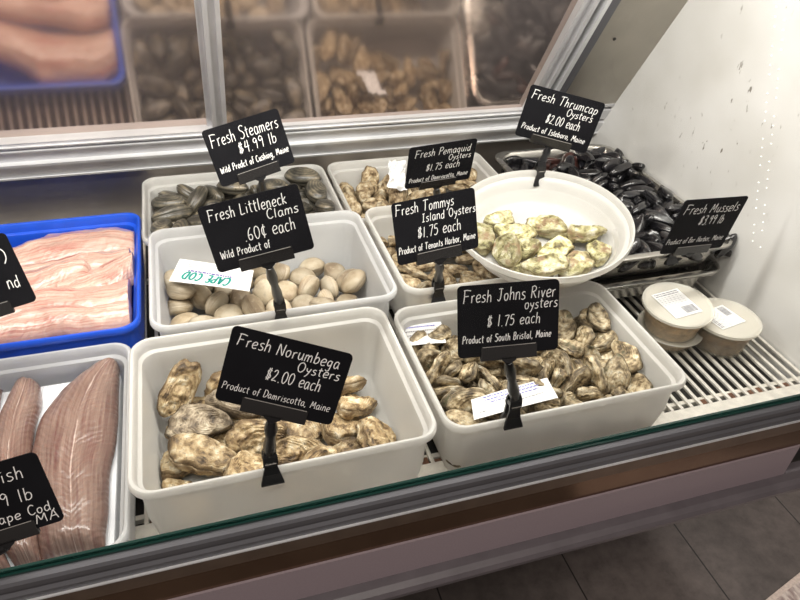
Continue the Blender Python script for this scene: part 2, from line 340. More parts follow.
M['mussel'] = shell_mat('black_mussel_shell', [(.2, (.006, .006, .008)), (.5, (.012, .012, .016)), (.85, (.03, .026, .026))], ring_scale=8., dark=(.004, .004, .005), ring_mix=.3, bump=.15, nscale=18., rough=.26, coat=.6)
M['mussel_red'] = shell_mat('reddish_mussel_shell', [(.2, (.02, .008, .006)), (.5, (.06, .018, .014)), (.85, (.13, .05, .04))], ring_scale=8., dark=(.01, .005, .005), ring_mix=.3, bump=.15, nscale=18., rough=.3, coat=.5)
M['fil_grey'] = fillet_mat('grey_brown_fillet', (.20, .125, .10), (.31, .215, .175), (.14, .055, .05), chev=30., seam=.56, red_edge=.4)
M['fil_pink'] = fillet_mat('pink_fillet', (.52, .32, .26), (.68, .50, .42), (.42, .09, .08), chev=18., seam=.5, red_edge=.3)

# ------------------------------------------------------------------ shells
def ring_attr(me, vals):
    a = me.attributes.new('ring', 'FLOAT', 'POINT'); a.data.foreach_set('value', vals)
def valve(kind, seed, L, Wd, T, up=1, nu=16, nt=36):
    """one shell: growth rings run from the umbo (hinge) at -x to the margin"""
    rnd = random.Random(seed); ph = [rnd.uniform(0, 6.28) for _ in range(6)]
    ofs = Vector((rnd.uniform(0, 50), rnd.uniform(0, 50), rnd.uniform(0, 50)))
    a, b = L / 2, Wd / 2
    def outline(t):
        c, s = math.cos(t), math.sin(t)
        if kind == 'oyster':
            taper = .66 + .34 * (c + 1) / 2; x = a * c; y = b * s * taper * 1.06
            w = 1 + .09 * math.sin(2 * t + ph[0]) + .055 * math.sin(3 * t + ph[1]) + .03 * math.sin(5 * t + ph[2]) + .018 * math.sin(9 * t + ph[3])
            bend = .18 * b * math.sin(ph[4]) * (c * c)
            return Vector((x * w, y * w + bend, 0))
        if kind == 'clam':
            return Vector((a * c * (1 + .04 * s), b * s * (1 - .12 * s * (1 if s > 0 else -.3)) , 0))
        if kind == 'steamer':
            return Vector((a * c, b * s * (1 + .12 * c) + .05 * b, 0))
        taper = .42 + .58 * ((c + 1) / 2) ** .7       # mussel
        return Vector((a * c, b * s * taper + .16 * b * (1 - c * c), 0))
    umbo = {'oyster': Vector((-a * .80, 0, 0)), 'clam': Vector((-.12 * a, b * .68, 0)), 'steamer': Vector((-.05 * a, b * .62, 0)), 'mussel': Vector((-a * .93, 0, 0))}[kind]
    vs = []; rg = []
    amp = {'oyster': 1., 'clam': .12, 'steamer': .12, 'mussel': .04}[kind]
    vs.append(None); rg.append(0.)
    def height(p, u, t):
        # dome over the plan shape
        q = (p.x / a) ** 2 + (p.y / b) ** 2
        o = outline(t); 
        e = max(0., 1 - u ** 2.6) ** .55
        if kind == 'oyster':
            h = e * (.45 + .55 * u ** .5) * (1 + .25 * math.sin(2.3 * p.x / a + ph[5]))
        elif kind == 'mussel':
            h = e * min(1, (u + .12) ** .5) * (.85 + .15 * math.cos(t))
        else:
            h = max(0., 1 - (p.x / a) ** 2 * .98 - ((p.y - .08 * b) / (b * 1.08)) ** 2 * .95); h = h ** .5 * min(1., ((1 - u) * 7) ** .5)
            h += (.10 * math.exp(-((p - umbo).length / (.28 * b)) ** 2)) * e
        return T * h
    for i in range(1, nu + 1):
        u = (i / nu) ** .85
        for j in range(nt):
            t = 2 * PI * j / nt; o = outline(t)
            p = umbo + (o - umbo) * u
            h = height(p, u, t)
            if kind == 'oyster':
                sL = L / .08
                k = u * 8 + .9 * noise.noise(ofs + p * 34) + .35 * noise.noise(ofs + p * 110)
                saw = (k % 1.) ** 1.6
                h += .0021 * sL * saw * min(1, (1.02 - u) * 8)
                h += (.0036 * noise.noise(ofs + p * 46) + .0022 * noise.noise(ofs + p * 120) + .0011 * noise.noise(ofs + p * 260)) * sL * (1 - u ** 6)
                rp = 1 + (.05 * noise.noise(ofs + Vector((math.cos(t), math.sin(t), 0)) * 2.2) + .03 * noise.noise(ofs + Vector((math.cos(t), math.sin(t), 0)) * 7)) * u
                p = umbo + (p - umbo) * rp + Vector((noise.noise(ofs + p * 130), noise.noise(ofs - p * 130), 0)) * .0009 * sL
                h += up * (.0022 * sL * u ** 3 * math.sin(3 * t + ph[2]) + .0010 * sL * u ** 4 * math.sin(8 * t + ph[3]))
            else:
                h += amp * .004 * noise.noise(ofs + p * 60) * (1 - u)
            vs.append(Vector((p.x, p.y, up * h))); rg.append(u)
    base = vs[1:1 + nt]; z0 = sum(v.z for v in base) / nt
    vs[0] = Vector((umbo.x, umbo.y, z0))
    fs = [(0, 1 + j, 1 + (j + 1) % nt) if up > 0 else (0, 1 + (j + 1) % nt, 1 + j) for j in range(nt)]
    for i in range(nu - 1):
        for j in range(nt):
            q = (1 + i * nt + j, 1 + (i + 1) * nt + j, 1 + (i + 1) * nt + (j + 1) % nt, 1 + i * nt + (j + 1) % nt)
            fs.append(q if up > 0 else q[::-1])
    # thickness lip back to a flat inner surface
    k = len(vs)
    for j in range(nt):
        v = vs[1 + (nu - 1) * nt + j]; q = umbo + (Vector((v.x, v.y, 0)) - umbo) * .93
        vs.append(Vector((q.x, q.y, v.z - up * .0012))); rg.append(.9)
    for j in range(nt):
        q = (1 + (nu - 1) * nt + j, k + j, k + (j + 1) % nt, 1 + (nu - 1) * nt + (j + 1) % nt); fs.append(q if up > 0 else q[::-1])
    fs.append(tuple(range(k + nt - 1, k - 1, -1)) if up < 0 else tuple(range(k, k + nt)))
    return vs, fs, rg
SPEC = {   # kind, valve heights (upper, lower), gap
    'oyster': ('oyster', .135, .20), 'clam': ('clam', .27, .27), 'steamer': ('steamer', .20, .20), 'mussel': ('mussel', .19, .19)}
def bivalve_meshes(kind, seed, L, Wd, mat, joined=False, hi=False):
    _, t1, t2 = SPEC[kind]; nu, nt = (34, 80) if hi else (20, 44) if kind == 'oyster' else (14, 32)
    g = {'oyster': .0006, 'clam': .0004, 'steamer': .0012, 'mussel': .0005}[kind]
    ms = []
    allv, allf, allr = [], [], []
    for nm, up, tt in (('upper_shell', 1, t1), ('lower_shell', -1, t2)):
        vs, fs, rg = valve(kind, seed if kind != 'oyster' else seed, L * (1 if up > 0 else 1.03), Wd * (1 if up > 0 else 1.03), L * tt, up, nu, nt)
        vs = [v + Vector((0, 0, up * g)) for v in vs]
        if joined:
            k = len(allv); allv += vs; allr += rg; allf += [tuple(i + k for i in f) for f in fs]
        else:
            me = mesh(kind + '_' + nm, vs, fs); ring_attr(me, rg); me.materials.append(mat); ms.append((nm, me))
    if joined:
        me = mesh(kind + '_shell', allv, allf); ring_attr(me, allr); me.materials.append(mat); return me
    return ms

# variants:   name: (kind, count, L range, W/L range, material, joined, hi)
VAR = {
    'norumbega': ('oyster', 6, (.084, .098), (.72, .88), 'oyster_tan', False, True),
    'norumbega_grey': ('oyster', 3, (.086, .096), (.66, .78), 'oyster_grey', False, True),
    'thrumcap': ('oyster', 5, (.068, .084), (.64, .80), 'oyster_green', False, True),
    'johns': ('oyster', 7, (.056, .076), (.62, .78), 'oyster_brown', False, False),
    'tommys': ('oyster', 5, (.056, .068), (.60, .74), 'oyster_pale', True, False),
    'pemaquid': ('oyster', 5, (.062, .076), (.58, .70), 'oyster_pale', True, False),
    'littleneck': ('clam', 5, (.054, .064), (.80, .86), 'clam', False, False),
    'steamer': ('steamer', 6, (.066, .086), (.52, .60), 'steamer', True, False),
    'mussel': ('mussel', 5, (.058, .070), (.44, .50), 'mussel', True, False),
}
def build_variants():
    out = {}
    for n, (kind, cnt, lr, wr, mat, joined, hi) in VAR.items():
        rnd = random.Random(n)
        out[n] = []
        for i in range(cnt):
            L = rnd.uniform(*lr); Wd = L * rnd.uniform(*wr)
            out[n].append((bivalve_meshes(kind, rnd.randint(0, 9999), L, Wd, M[mat], joined, hi), L, Wd))
    return out
VARS = build_variants()

# ------------------------------------------------------------------ containers
def rrect(x0, x1, y0, y1, z, r, n=6):
    pts = []
    for (cx, cy, a0) in ((x1 - r, y1 - r, 0), (x0 + r, y1 - r, PI / 2), (x0 + r, y0 + r, PI), (x1 - r, y0 + r, 3 * PI / 2)):
        for k in range(n + 1):
            a = a0 + PI / 2 * k / n; pts.append(Vector((cx + r * math.cos(a), cy + r * math.sin(a), z)))
    return pts
BINS = {   # rim rectangle in layout units (x0,x1,y0,y1,z rim), bottom z, taper (m)
    'norumbega': (-.195, .403, .832, 1.284, -1.0, -1.212),
    'johns': (.425, 1.03, .852, 1.285, -1.02, -1.212),
    'littleneck': (-.150, .458, 1.290, 1.752, -.985, -1.20),
    'tommys': (.472, 1.03, 1.295, 1.752, -.985, -1.20),
    'steamer': (-.172, .432, 1.738, 2.165, -1.02, -1.212),
    'pemaquid': (.445, 1.03, 1.738, 2.165, -1.02, -1.212),
}
def bin_rings(x0, x1, y0, y1, zr, zb, taper=.020, wt=.0028):
    """profile from outer bottom up over the rolled rim down to the inner floor"""
    x0, x1, y0, y1 = x0 * U, x1 * U, y0 * U, y1 * U; zr = CZ + zr * U; zb = CZ + zb * U; H = zr - zb
    R = .024
    prof = [(taper + .006, 0, R - .004), (taper, .004, R - .002), (taper * .9, .012, R)]
    prof += [(taper * .55, H * .45, R + .002), (taper * .25 + .005, H - .030, R + .004), (.0062, H - .014, R + .004)]
    prof += [(.0052, H - .0125, R + .004), (.0008, H - .0115, R + .006), (0, H - .008, R + .006), (.0004, H - .002, R + .006), (.0022, H, R + .005), (.0055, H - .0006, R + .004)]
    prof += [(.0078, H - .004, R + .003), (.0085, H - .010, R + .003), (.0095, H - .017, R + .002), (.0145, H - .020, R), (.0155, H - .026, R)]
    prof += [(taper * .25 + .005 + wt + .003, H - .04, R), (taper * .9 + wt + .002, .016, R - .004), (taper + .009, wt + .003, R - .008), (taper + .018, wt, R - .012)]
    return [rrect(x0 + d, x1 - d, y0 + d, y1 - d, zb + z, max(.006, r)) for d, z, r in prof]
def make_bin(key, name, mat, label, cat='bin', group=None, dims=None, taper=.020, floor_mat=None):
    d = dims or BINS[key]
    e = empty(name, W((d[0] + d[1]) / 2, (d[2] + d[3]) / 2, d[5])); tag(e, label, cat, group)
    mb = MB(); rs = bin_rings(*d, taper=taper); mb.rings(rs, cap0=True, cap1=True)
    o = mb.obj('body', mat, e, smooth=True)
    return e

# ------------------------------------------------------------------ handwriting
G = {
 'F': (6, ["1,10 1,5 .6,0", ".2,10 3,10.2 6.4,9.6", "1,5.4 4.6,5.6"]),
 'r': (3.4, [".6,5.6 .8,3 .8,0", ".8,3.6 1.6,5.4 3.2,5.8"]),
 'e': (4.2, [".6,2.8 2.4,3.2 3.9,3.8 3.6,5.6 2,6 .6,4.4 .5,2 1.6,.2 4,.8"]),
 's': (3.6, ["3.4,5.6 2,6 .8,5 1.4,3.6 3,2.6 3.2,1 1.6,0 .2,.6"]),
 'h': (4.2, [".6,10 .6,5 .5,0", ".6,3.6 1.8,5.6 3.2,5.4 3.6,3 3.7,0"]),
 'S': (5, ["4.8,9.2 3,10.2 1,9.2 1.2,6.8 3.4,5.2 4.6,3 3.6,.6 1.6,0 .2,1"]),
 't': (3.4, ["1.6,9 1.5,4 1.9,.4 3,.2", ".2,6.2 3.4,6.6"]),
 'a': (4.4, ["3.5,5.2 2,6 .6,4.6 .5,1.6 1.6,0 3,1.2 3.6,4", "3.6,5.8 3.6,2.4 4.3,0"]),
 'm': (6.4, [".6,5.8 .6,3 .5,0", ".6,4 1.8,5.8 2.8,5 3,2.6 3,0", "3,4 4.2,5.8 5.4,5 5.7,2.6 5.8,0"]),
 'n': (4.4, [".6,5.8 .6,3 .5,0", ".6,3.8 1.9,5.8 3.2,5.2 3.6,2.8 3.8,0"]),
 '4': (4.6, ["1.6,9.4 1,6.6 .6,4.4 4.4,4.8", "3.4,9.6 3.3,4 3.2,0"]),
 '.': (1.8, [".7,.5 1,.2 .7,0"]),
 '9': (4.4, ["3.8,8 2.4,9.6 .9,8.6 .7,6.6 2.2,5.6 3.8,7.4 3.7,4 3.4,0"]),
 'l': (2, ["1,9.6 .9,5 1,0"]),
 'b': (4.4, [".7,9.6 .6,5 .6,0", ".6,3.6 2,5.6 3.8,4.4 3.7,1.4 2,0 .6,1"]),
 'W': (7.4, [".4,9.4 1.2,4 1.8,.2 3,4 3.6,7 4.4,4 5.2,.2 6.4,5 7,9.6"]),
 'i': (1.8, [".9,5.6 .9,2.6 .9,0", ".8,8.4 1,8"]),
 'd': (4.6, ["3.5,4.8 2,5.8 .6,4.2 .6,1.4 1.8,0 3.4,1.6", "3.7,9.8 3.7,5 3.9,0"]),
 'P': (5, ["1,9.8 .9,5 .7,0", ".4,9.4 2.6,10.2 4.6,9 4.4,6.4 2.6,5.2 1,5"]),
 'o': (4.2, ["2.4,5.8 .8,5 .5,2.6 1.4,.3 3,.4 3.8,2.8 3.4,5.2 2.2,5.8"]),
 'c': (3.6, ["3.4,5.2 2,5.8 .6,4.4 .5,1.8 1.6,.1 3.4,.8"]),
 'f': (3, ["3,9 2,9.8 1.4,8 1.3,4 1.2,-.4", ".2,5.2 2.8,5.6"]),
 'C': (5, ["4.6,8.6 3,10 1.2,8.4 .5,5 1.2,1.4 3,0 4.8,1.4"]),
 'u': (4.4, [".6,5.8 .6,2 1.6,.2 3,1 3.6,3.6", "3.6,5.8 3.7,2.6 4,0"]),
 'g': (4.4, ["3.5,5 2,5.8 .6,4.4 .7,2 2,1 3.5,2.6", "3.6,5.8 3.6,1 3.2,-3 1.6,-3.8 .6,-2.8"]),
 ',': (2, ["1,.6 .9,-.6 .3,-1.6"]),
 'M': (7, [".5,0 1,5 1.5,9.6 2.6,6 3.4,3.6 4.6,6.6 5.6,9.8 6,5 6.5,0"]),
 'L': (4.8, [".9,10 .8,5 .7,.3 2.6,.2 4.6,.6"]),
 'k': (4.2, [".7,9.8 .6,5 .6,0", "3.6,6 2,4.2 .7,3.2 2.2,2 4,0"]),
 '6': (4.4, ["3.2,9.2 1.4,7 .6,3.6 1.2,.6 3,.2 3.9,2.2 3,4.2 1,3.6"]),
 '0': (5, ["2.6,9.4 1,8 .5,4.6 1.4,.8 3,.3 4.4,3.2 4.3,7.4 2.6,9.4"]),
 '\u00a2': (4.2, ["3.6,7.2 2,8 .8,6 .8,3.2 2,1.4 3.8,2.2", "2.4,9.6 2.2,5 2,-.4"]),
 'N': (6, [".6,0 .8,5 1,9.6 2.8,5.6 5,.4 5.2,5 5.4,10"]),
 'O': (6, ["3.2,10 1.2,8.6 .5,5 1.6,1 3.6,.2 5.3,3 5.2,7.4 3.2,10"]),
 'y': (4, [".5,5.8 1,3.4 2.2,2.4 3.4,3.6", "3.7,5.8 3,2 1.8,-1.8 .6,-3.4"]),
 'D': (5.4, ["1,9.6 .9,5 .8,.2", ".3,9.4 2.8,9.8 4.9,7.4 4.8,3 2.8,.4 .8,.1"]),
 'J': (5, ["1,9.8 3,10 5,9.8", "3.3,9.8 3.3,4 2.6,.8 1.4,0 .3,1.4"]),
 'v': (4, [".4,5.8 1.2,3 1.9,.2 2.8,3 3.8,5.9"]),
 'R': (5.4, ["1,9.8 .9,5 .7,0", ".4,9.2 2.8,10.2 4.7,8.8 4.2,6.4 1.2,5.2", "2.2,5.3 3.6,2.6 5.2,0"]),
 '7': (4.4, [".5,9 2.4,9.4 4.3,9.2 3,5 2,0"]),
 '5': (4.4, ["3.9,9.4 1.2,9.2 .9,5.8 2.6,6 3.9,4 3.4,1.2 1.8,0 .3,.8"]),
 '1': (2.2, ["1.3,9.6 1.2,5 1,0"]),
 '$': (4.8, ["4.2,7.6 2.6,8.4 .9,7.2 1.6,5.4 3.6,4.4 4,2.4 2.2,1.2 .4,2", "1.8,9.8 1.5,5 1.3,0", "3.2,10 2.9,5 2.7,0"]),
 '2': (4.6, [".6,7.6 1.6,9.4 3.4,9.2 3.8,7 2.4,3.6 .4,.4 2.4,.7 4.6,.2"]),
 'B': (5, ["1,9.8 .9,5 .8,.1", ".4,9.4 3,10 4.2,8.2 3,5.6 1,5.2", "2.2,5.4 4.4,4.4 4.2,1.4 2.4,.1 .8,.2"]),
 'T': (6, [".4,9.4 3,9.9 6.2,9.9", "3,9.8 2.9,5 2.6,0"]),
 'I': (4, [".6,9.6 2,9.7 3.6,9.8", "2.1,9.7 2,5 1.9,.2", ".4,.2 2,.2 3.6,.4"]),
 'H': (5.6, ["1,9.8 .9,5 .8,0", "4.6,9.9 4.5,5 4.5,0", ".9,5 2.6,5.2 4.6,5.3"]),
 'p': (4.4, [".7,5.8 .7,1 .6,-3.6", ".7,4 2,5.8 3.7,4.6 3.6,1.6 2,.2 .7,1.2"]),
 'q': (4.4, ["3.5,5 2,5.8 .6,4.2 .6,1.6 2,.2 3.5,1.6", "3.6,5.8 3.6,1 3.8,-3.6"]),
 '3': (4.4, [".6,8.8 2.2,9.8 3.8,8.4 3,6 1.6,5.4 3.6,4.4 3.8,1.6 2,-.1 .3,1"]),
 'A': (5.6, [".4,0 1.6,5 2.8,9.8 4,5 5.2,0", "1.3,3.6 2.8,3.8 4.3,3.8"]),
 'E': (4.8, ["4.4,9.8 .9,9.6 .8,5 .8,.2 4.6,.3", ".8,5.2 3.6,5.3"]),
 '-': (3.6, [".5,4 3,4.2"]), ')': (3, [".4,9.8 2,7 2,3 .4,0"]), '!': (2, ["1,9.6 1,3", "1,.4 1,0"]),
}
def smooth_line(pts, sub=5):
    if len(pts) < 3: return pts
    P = [pts[0]] + pts + [pts[-1]]; out = []
    for i in range(1, len(P) - 2):
        p0, p1, p2, p3 = P[i - 1], P[i], P[i + 1], P[i + 2]
        for k in range(sub):
            t = k / sub
            out.append(tuple(.5 * ((2 * b) + (-a + c) * t + (2 * a - 5 * b + 4 * c - d) * t * t + (-a + 3 * b - 3 * c + d) * t ** 3) for a, b, c, d in zip(p0, p1, p2, p3)))
    out.append(pts[-1]); return out
def stroke_mesh(mb, line, w, z, M_):
    n = len(line); L_, R_ = [], []
    for i in range(n):
        a, b = line[max(i - 1, 0)], line[min(i + 1, n - 1)]
        dx, dy = b[0] - a[0], b[1] - a[1]; l = math.hypot(dx, dy) or 1e-9
        nx, ny = -dy / l * w / 2, dx / l * w / 2; x, y = line[i]
        L_.append(Vector((x + nx, y + ny, z))); R_.append(Vector((x - nx, y - ny, z)))
    vs = [M_ @ v for v in L_ + R_]; fs = [(i + 1, i, n + i, n + i + 1) for i in range(n - 1)]
    mb.add(vs, fs)
def text_strokes(mb, s, x0, x1, y, h, M_, w=.0009, z=.0012, slant=.1, rise=0., seed=0):
    """write s between x0 and x1 on baseline y, cap height h (metres, local board frame)"""
    rnd = random.Random(seed + len(s)); tot = sum(4.2 if c == ' ' else G[c][0] + 1.1 for c in s)
    k = (x1 - x0) / tot; cx = 0.
    ys = h / 10.
    for c in s:
        if c == ' ': cx += 4.2; continue
        wd, st = G[c]; dy = rnd.uniform(-.3, .3); sc_ = rnd.uniform(.94, 1.06)
        for q in st:
            pts = [tuple(float(a) for a in p.split(',')) for p in q.split()]
            pts = smooth_line(pts)
            pl = [(x0 + (cx + px * sc_ + slant * py) * k, y + (py * sc_ + dy) * ys + rise * (cx * k)) for px, py in pts]
            stroke_mesh(mb, pl, w, z, M_)
        cx += wd + 1.1

# ------------------------------------------------------------------ price signs
def make_sign(pose, w, grip, lines, label, drop=.030, asp=.70, tilt=0., ink=.00095, group='black price signs clipped to the tubs'):
    t, rt, up = (Vector(v) for v in pose)
    rt.normalize(); up = (up - rt * up.dot(rt)).normalized(); nn = rt.cross(up)
    c = W(*(t * w)); w_ = w * U; h_ = w_ * asp
    grip = Vector(grip)
    e = empty('price_sign', grip); tag(e, label, 'sign', group)
    Mx = Matrix.Translation(c) @ Matrix((rt, up, nn)).transposed().to_4x4()
    mb = MB(); r = .006
    f = [Vector((p.x, p.y, 0)) for p in rrect(-w_ / 2, w_ / 2, -h_ / 2, h_ / 2, 0, r)]
    mb.rings([[Mx @ (p + Vector((0, 0, z))) for p in f] for z in (-.0008, .0008)])
    mb.obj('board', M['board'], e)
    mb = MB()
    for i, (s, xa, xb, y, hh, rise) in enumerate(lines):
        text_strokes(mb, s, (xa - .5) * w_, (xb - .5) * w_, (y - .5) * h_, hh * h_, Mx, w=ink * (w_ / .13) * (1.15 if hh > .1 else .8), rise=rise, seed=i)
    if mb.v:
        o = obj('lettering', mesh('lettering', mb.v, mb.f, False), M['chalk'], e, True)
    # holder strip across the lower edge
    mb = MB(); hw = w_ * .28
    mb.box((-hw, -h_ / 2 - .004, .0012), (hw, -h_ / 2 + .012, .0030), Mx, bev=.0006)
    mb.box((-hw, -h_ / 2 - .004, -.0032), (hw, -h_ / 2 + .010, -.0012), Mx, bev=.0006)
    mb.box((-hw, -h_ / 2 - .006, -.0032), (hw, -h_ / 2 - .003, .0030), Mx, bev=.0006)
    ho = mb.obj('holder', M['holder'], e)
    mb = MB(); mb.box((-hw + .002, -h_ / 2 + .0116, .0030), (hw - .002, -h_ / 2 + .0123, .0034), Mx); mb.obj('holder_rim', M['holder_edge'], ho)
    # neck with ball joints
    b0 = Mx @ Vector((0, -h_ / 2 - .005, 0)); topc = grip + Vector((0, 0, .012))
    mb = MB(); mid = b0.lerp(topc, .5)
    mb.rings([[Mx @ Vector((sx * x, y, z)) for sx, z in ((-1, -.003), (1, -.003), (1, .003), (-1, .003))] for x, y in ((.011, -h_ / 2 - .003), (.009, -h_ / 2 - .007), (.0035, -h_ / 2 - .011))])
    b1 = Mx @ Vector((0, -h_ / 2 - .010, 0))
    mb.tube([b1, b1.lerp(topc, .25), b1.lerp(topc, .5), b1.lerp(topc, .75), topc], [.0048, .0080, .0056, .0080, .0066], 10)
    mb.obj('neck', M['black'], e, smooth=True)
    # spring clip: two flared jaws over the rim
    mb = MB()
    for s in (-1, 1):
        prof = [(.018, .0070, .0020), (.010, .0088, .0050), (.000, .0090, .0062), (-.006, .0076, .0056), (-drop * .62, .0105, .0066), (-drop, .0140, .0110), (-drop - .0015, .0140, .0120)]
        rs = []
        for z, hx, d in prof:
            if s > 0 and z < -.012: d, hx = d * .8, hx * .8
            y0 = s * (d - .0012); y1 = s * (d + .0016)
            rs.append([grip + Vector((x, y, z)) for x, y in ((-hx, y0), (hx, y0), (hx, y1), (-hx, y1))])
        mb.rings(rs)
    mb.tube([grip + Vector((-.008, 0, .004)), grip + Vector((.008, 0, .004))], .0042, 10)
    cl = mb.obj('clip', M['black'], e)
    mb = MB(); mb.tube([grip + Vector((x, -.0085, .001)) for x in (-.0068, 0, .0068)], .0009, 6); mb.obj('spring', M['pan'], cl)
    return e

# ================================================================== THE PLACE
XE = 1.557                      # inner face of the white end panel
XL = -1.15
LN = Vector((0, -.869, -.495)).normalized()   # normal of the leaning back doors
LP = Vector((XE, 1.889, -.436))
LD = Vector((0, .495, -.869)).normalized()    # down along the leaning plane
def lean(x, s, off=0):          # point on the leaning plane, s = distance down from LP, off = toward the customer
    return Vector((x, 0, 0)) + Vector((0, LP.y, LP.z)) + LD * s + LN * off
def lbox(mb, x0, x1, s0, s1, o0, o1, x0b=None, x1b=None):
    x0b = x0 if x0b is None else x0b; x1b = x1 if x1b is None else x1b
    vs = [W(*lean(x, s, o)) for o in (o0, o1) for x, s in ((x0, s0), (x1, s0), (x1b, s1), (x0b, s1))]
    mb.add(vs, [(0, 1, 2, 3), (7, 6, 5, 4), (0, 4, 5, 1), (1, 5, 6, 2), (2, 6, 7, 3), (3, 7, 4, 0)])
def wbox(mb, x0, x1, y0, y1, z0, z1, bev=0):
    a, b = W(x0, y0, z0), W(x1, y1, z1); mb.box(tuple(a), tuple(b), bev=bev)
RZ = -1.212                     # top of the wire deck

def build_case():
    e = empty('display_case', (0.1, .95, 0))
    tag(e, 'long refrigerated seafood counter with white end panel, leaning mirrored back doors and mauve front', 'display case')
    # end panel
    mb = MB(); wbox(mb, XE, XE + .05, .735, 2.6, -1.33, .35); mb.obj('end_panel', M['panel'], e)
    # backsplash + deck + base
    mb = MB(); wbox(mb, XL, XE, 2.212, 2.235, -1.32, -.985); mb.obj('backsplash', M['steel'], e)
    mb = MB(); wbox(mb, XL, XE, .93, 2.212, -1.40, -1.30); mb.obj('drip_pan', M['dark_gap'], e)
    mb = MB(); wbox(mb, XL, XE, .77, .934, -1.24, RZ + .0005); wbox(mb, XL, XE, .905, .934, -1.30, -1.24); mb.obj('front_ledge', M['rack'], e)
    # back doors: lower track
    s_track = 0.50
    mb = MB()
    S0 = .476                   # lower edge of the glass
    lbox(mb, XL, XE, S0 - .004, S0 + .010, -.03, .014)
    lbox(mb, XL, XE, S0 + .014, S0 + .024, -.03, .004)
    lbox(mb, XL, XE, S0 + .028, S0 + .080, -.03, .016)
    lbox(mb, XL, XE, S0 + .095, S0 + .150, -.03, .022)
    mb.obj('door_track', M['alu'], e)
    mb = MB()
    for a, w_, o in ((S0 + .008, .006, .020), (S0 + .026, .007, .022), (S0 + .080, .012, .030)):
        lbox(mb, XL, XE - .14, a, a + w_, -.02, o)
    lbox(mb, XL, XE, S0 + .152, S0 + .160, -.02, .026)
    mb.obj('track_rib', M['alu_bright'], e)
    mb = MB(); lbox(mb, XL, XE, S0 + .004, S0 + .16, -.035, -.012); mb.obj('track_channel', M['steel'], e)
    # steel end cover of the back (wide brushed band with a screw)
    def xs(px0, px1):           # two image points of an edge -> x on the leaning plane
        a = on_plane(*px0, LP, LN); b = on_plane(*px1, LP, LN); k = (b.x - a.x) / ((b - a).dot(LD)); s = (a - LP).dot(LD)
        return a.x - k * s, k
    def edge(px0, px1, s):
        x, k = xs(px0, px1); return x + k * s
    up_ = -.62
    XA = lambda s: edge((608, 0), (554.3, 85.3), s)
    XB = lambda s: edge((579, 0), (533.6, 85.3), s)
    JA = lambda s: edge((193, 0), (211, 130), s)
    JB = lambda s: edge((216, 0), (228, 121.5), s)
    xa = (XA(0) + XA(.45)) / 2; xb = (XB(0) + XB(.45)) / 2; ja = (JA(0) + JA(.45)) / 2; jb = (JB(0) + JB(.45)) / 2
    mb = MB(); lbox(mb, xa + .03, XE, up_, S0 + .01, -.03, .012); mb.obj('corner_cover', M['steel_warm'], e)
    p = on_plane(613, 36, LP, LN); q = W(p.x, p.y, p.z)
    mb = MB(); nW = Vector((0, LN.y, LN.z)); mb.tube([q + nW * .004, q + nW * .010], .0035, 10)
    mb.obj('screw', M['dark_gap'], e, smooth=True)
    # sliding doors
    def door(x0, x1, off, sides):
        d = empty('sliding_door', W(*lean((x0 + x1) / 2, S0))); d.parent = e
        bpy.context.view_layer.update(); d.matrix_parent_inverse = e.matrix_world.inverted()
        mb = MB(); lbox(mb, x0, x1, up_, S0, off - .008, off); mb.obj('mirror_pane', M['mirror'], d)
        for (a, b, hgt) in sides:
            mb = MB(); w_ = b - a
            lbox(mb, a, a + w_ * .30, up_, S0, off - .012, off + hgt); lbox(mb, a + w_ * .30, a + w_ * .72, up_, S0, off - .012, off + hgt * .5)
            lbox(mb, a + w_ * .72, b, up_, S0, off - .012, off + hgt * 1.15)
            mb.obj('stile', M['alu'], d)
        return d
    door(XL, ja + .01, -.012, [(ja - .004, ja + .012, .008)])
    door(ja + .012, xb + .005, .0, [(ja + .012, jb, .022), (xb - .002, xb + (xa - xb) * .55, .026)])
    mb = MB(); lbox(mb, xb + (xa - xb) * .55, xb + (xa - xb) * .80, up_, S0 + .02, -.03, .004); lbox(mb, xb + (xa - xb) * .95, xa + .032, up_, S0 + .02, -.03, .03)
    mb.obj('side_channel', M['alu_rail'], e)
    mb = MB(); lbox(mb, xb + (xa - xb) * .80, xb + (xa - xb) * .97, up_, S0 + .02, -.03, .034); mb.obj('side_rib', M['alu_bright'], e)
    # front: glass, rail, strips, bumper
    g0 = Vector((.753, -1.026)); gd = Vector((.345, .939)).normalized()
    xr = XE + .0
    mb = MB(); a0 = g0; a1 = g0 + gd * 1.15; th = .006
    vs = [W(x, a.x + o, a.y) for x in (XL, xr) for a, o in ((a0, 0), (a1, 0), (a1, th), (a0, th))]
    mb.add(vs, [(0, 1, 2, 3), (7, 6, 5, 4), (0, 4, 5, 1), (1, 5, 6, 2), (2, 6, 7, 3), (3, 7, 4, 0)])
    mb.obj('front_glass', M['glass'], e)
    def prof(name, mat, pts, x1=xr, x0=XL):
        mb = MB(); mb.prism([(p[0] * U, CZ + p[1] * U) for p in pts], x0 * U, x1 * U); return mb.obj(name, mat, e)
    prof('glass_edge', M['glass_edge'], [(.749, -1.026), (.749, -1.047), (.764, -1.047), (.764, -1.026)])
    prof('front_rail', M['alu_rail'], [(.745, -1.030), (.738, -1.032), (.7345, -1.038), (.734, -1.048), (.739, -1.054), (.739, -1.060), (.734, -1.066), (.734, -1.080), (.775, -1.080), (.775, -1.048), (.749, -1.048), (.749, -1.030)])
    prof('rail_lip', M['alu_bright'], [(.730, -1.0805), (.730, -1.0835), (.775, -1.0835), (.775, -1.0805)])
    prof('trim_strip', M['bronze_lip'], [(.731, -1.084), (.731, -1.116), (.77, -1.116), (.77, -1.084)])
    prof('reflective_strip', M['bronze'], [(.736, -1.116), (.736, -1.182), (.77, -1.182), (.77, -1.116)])
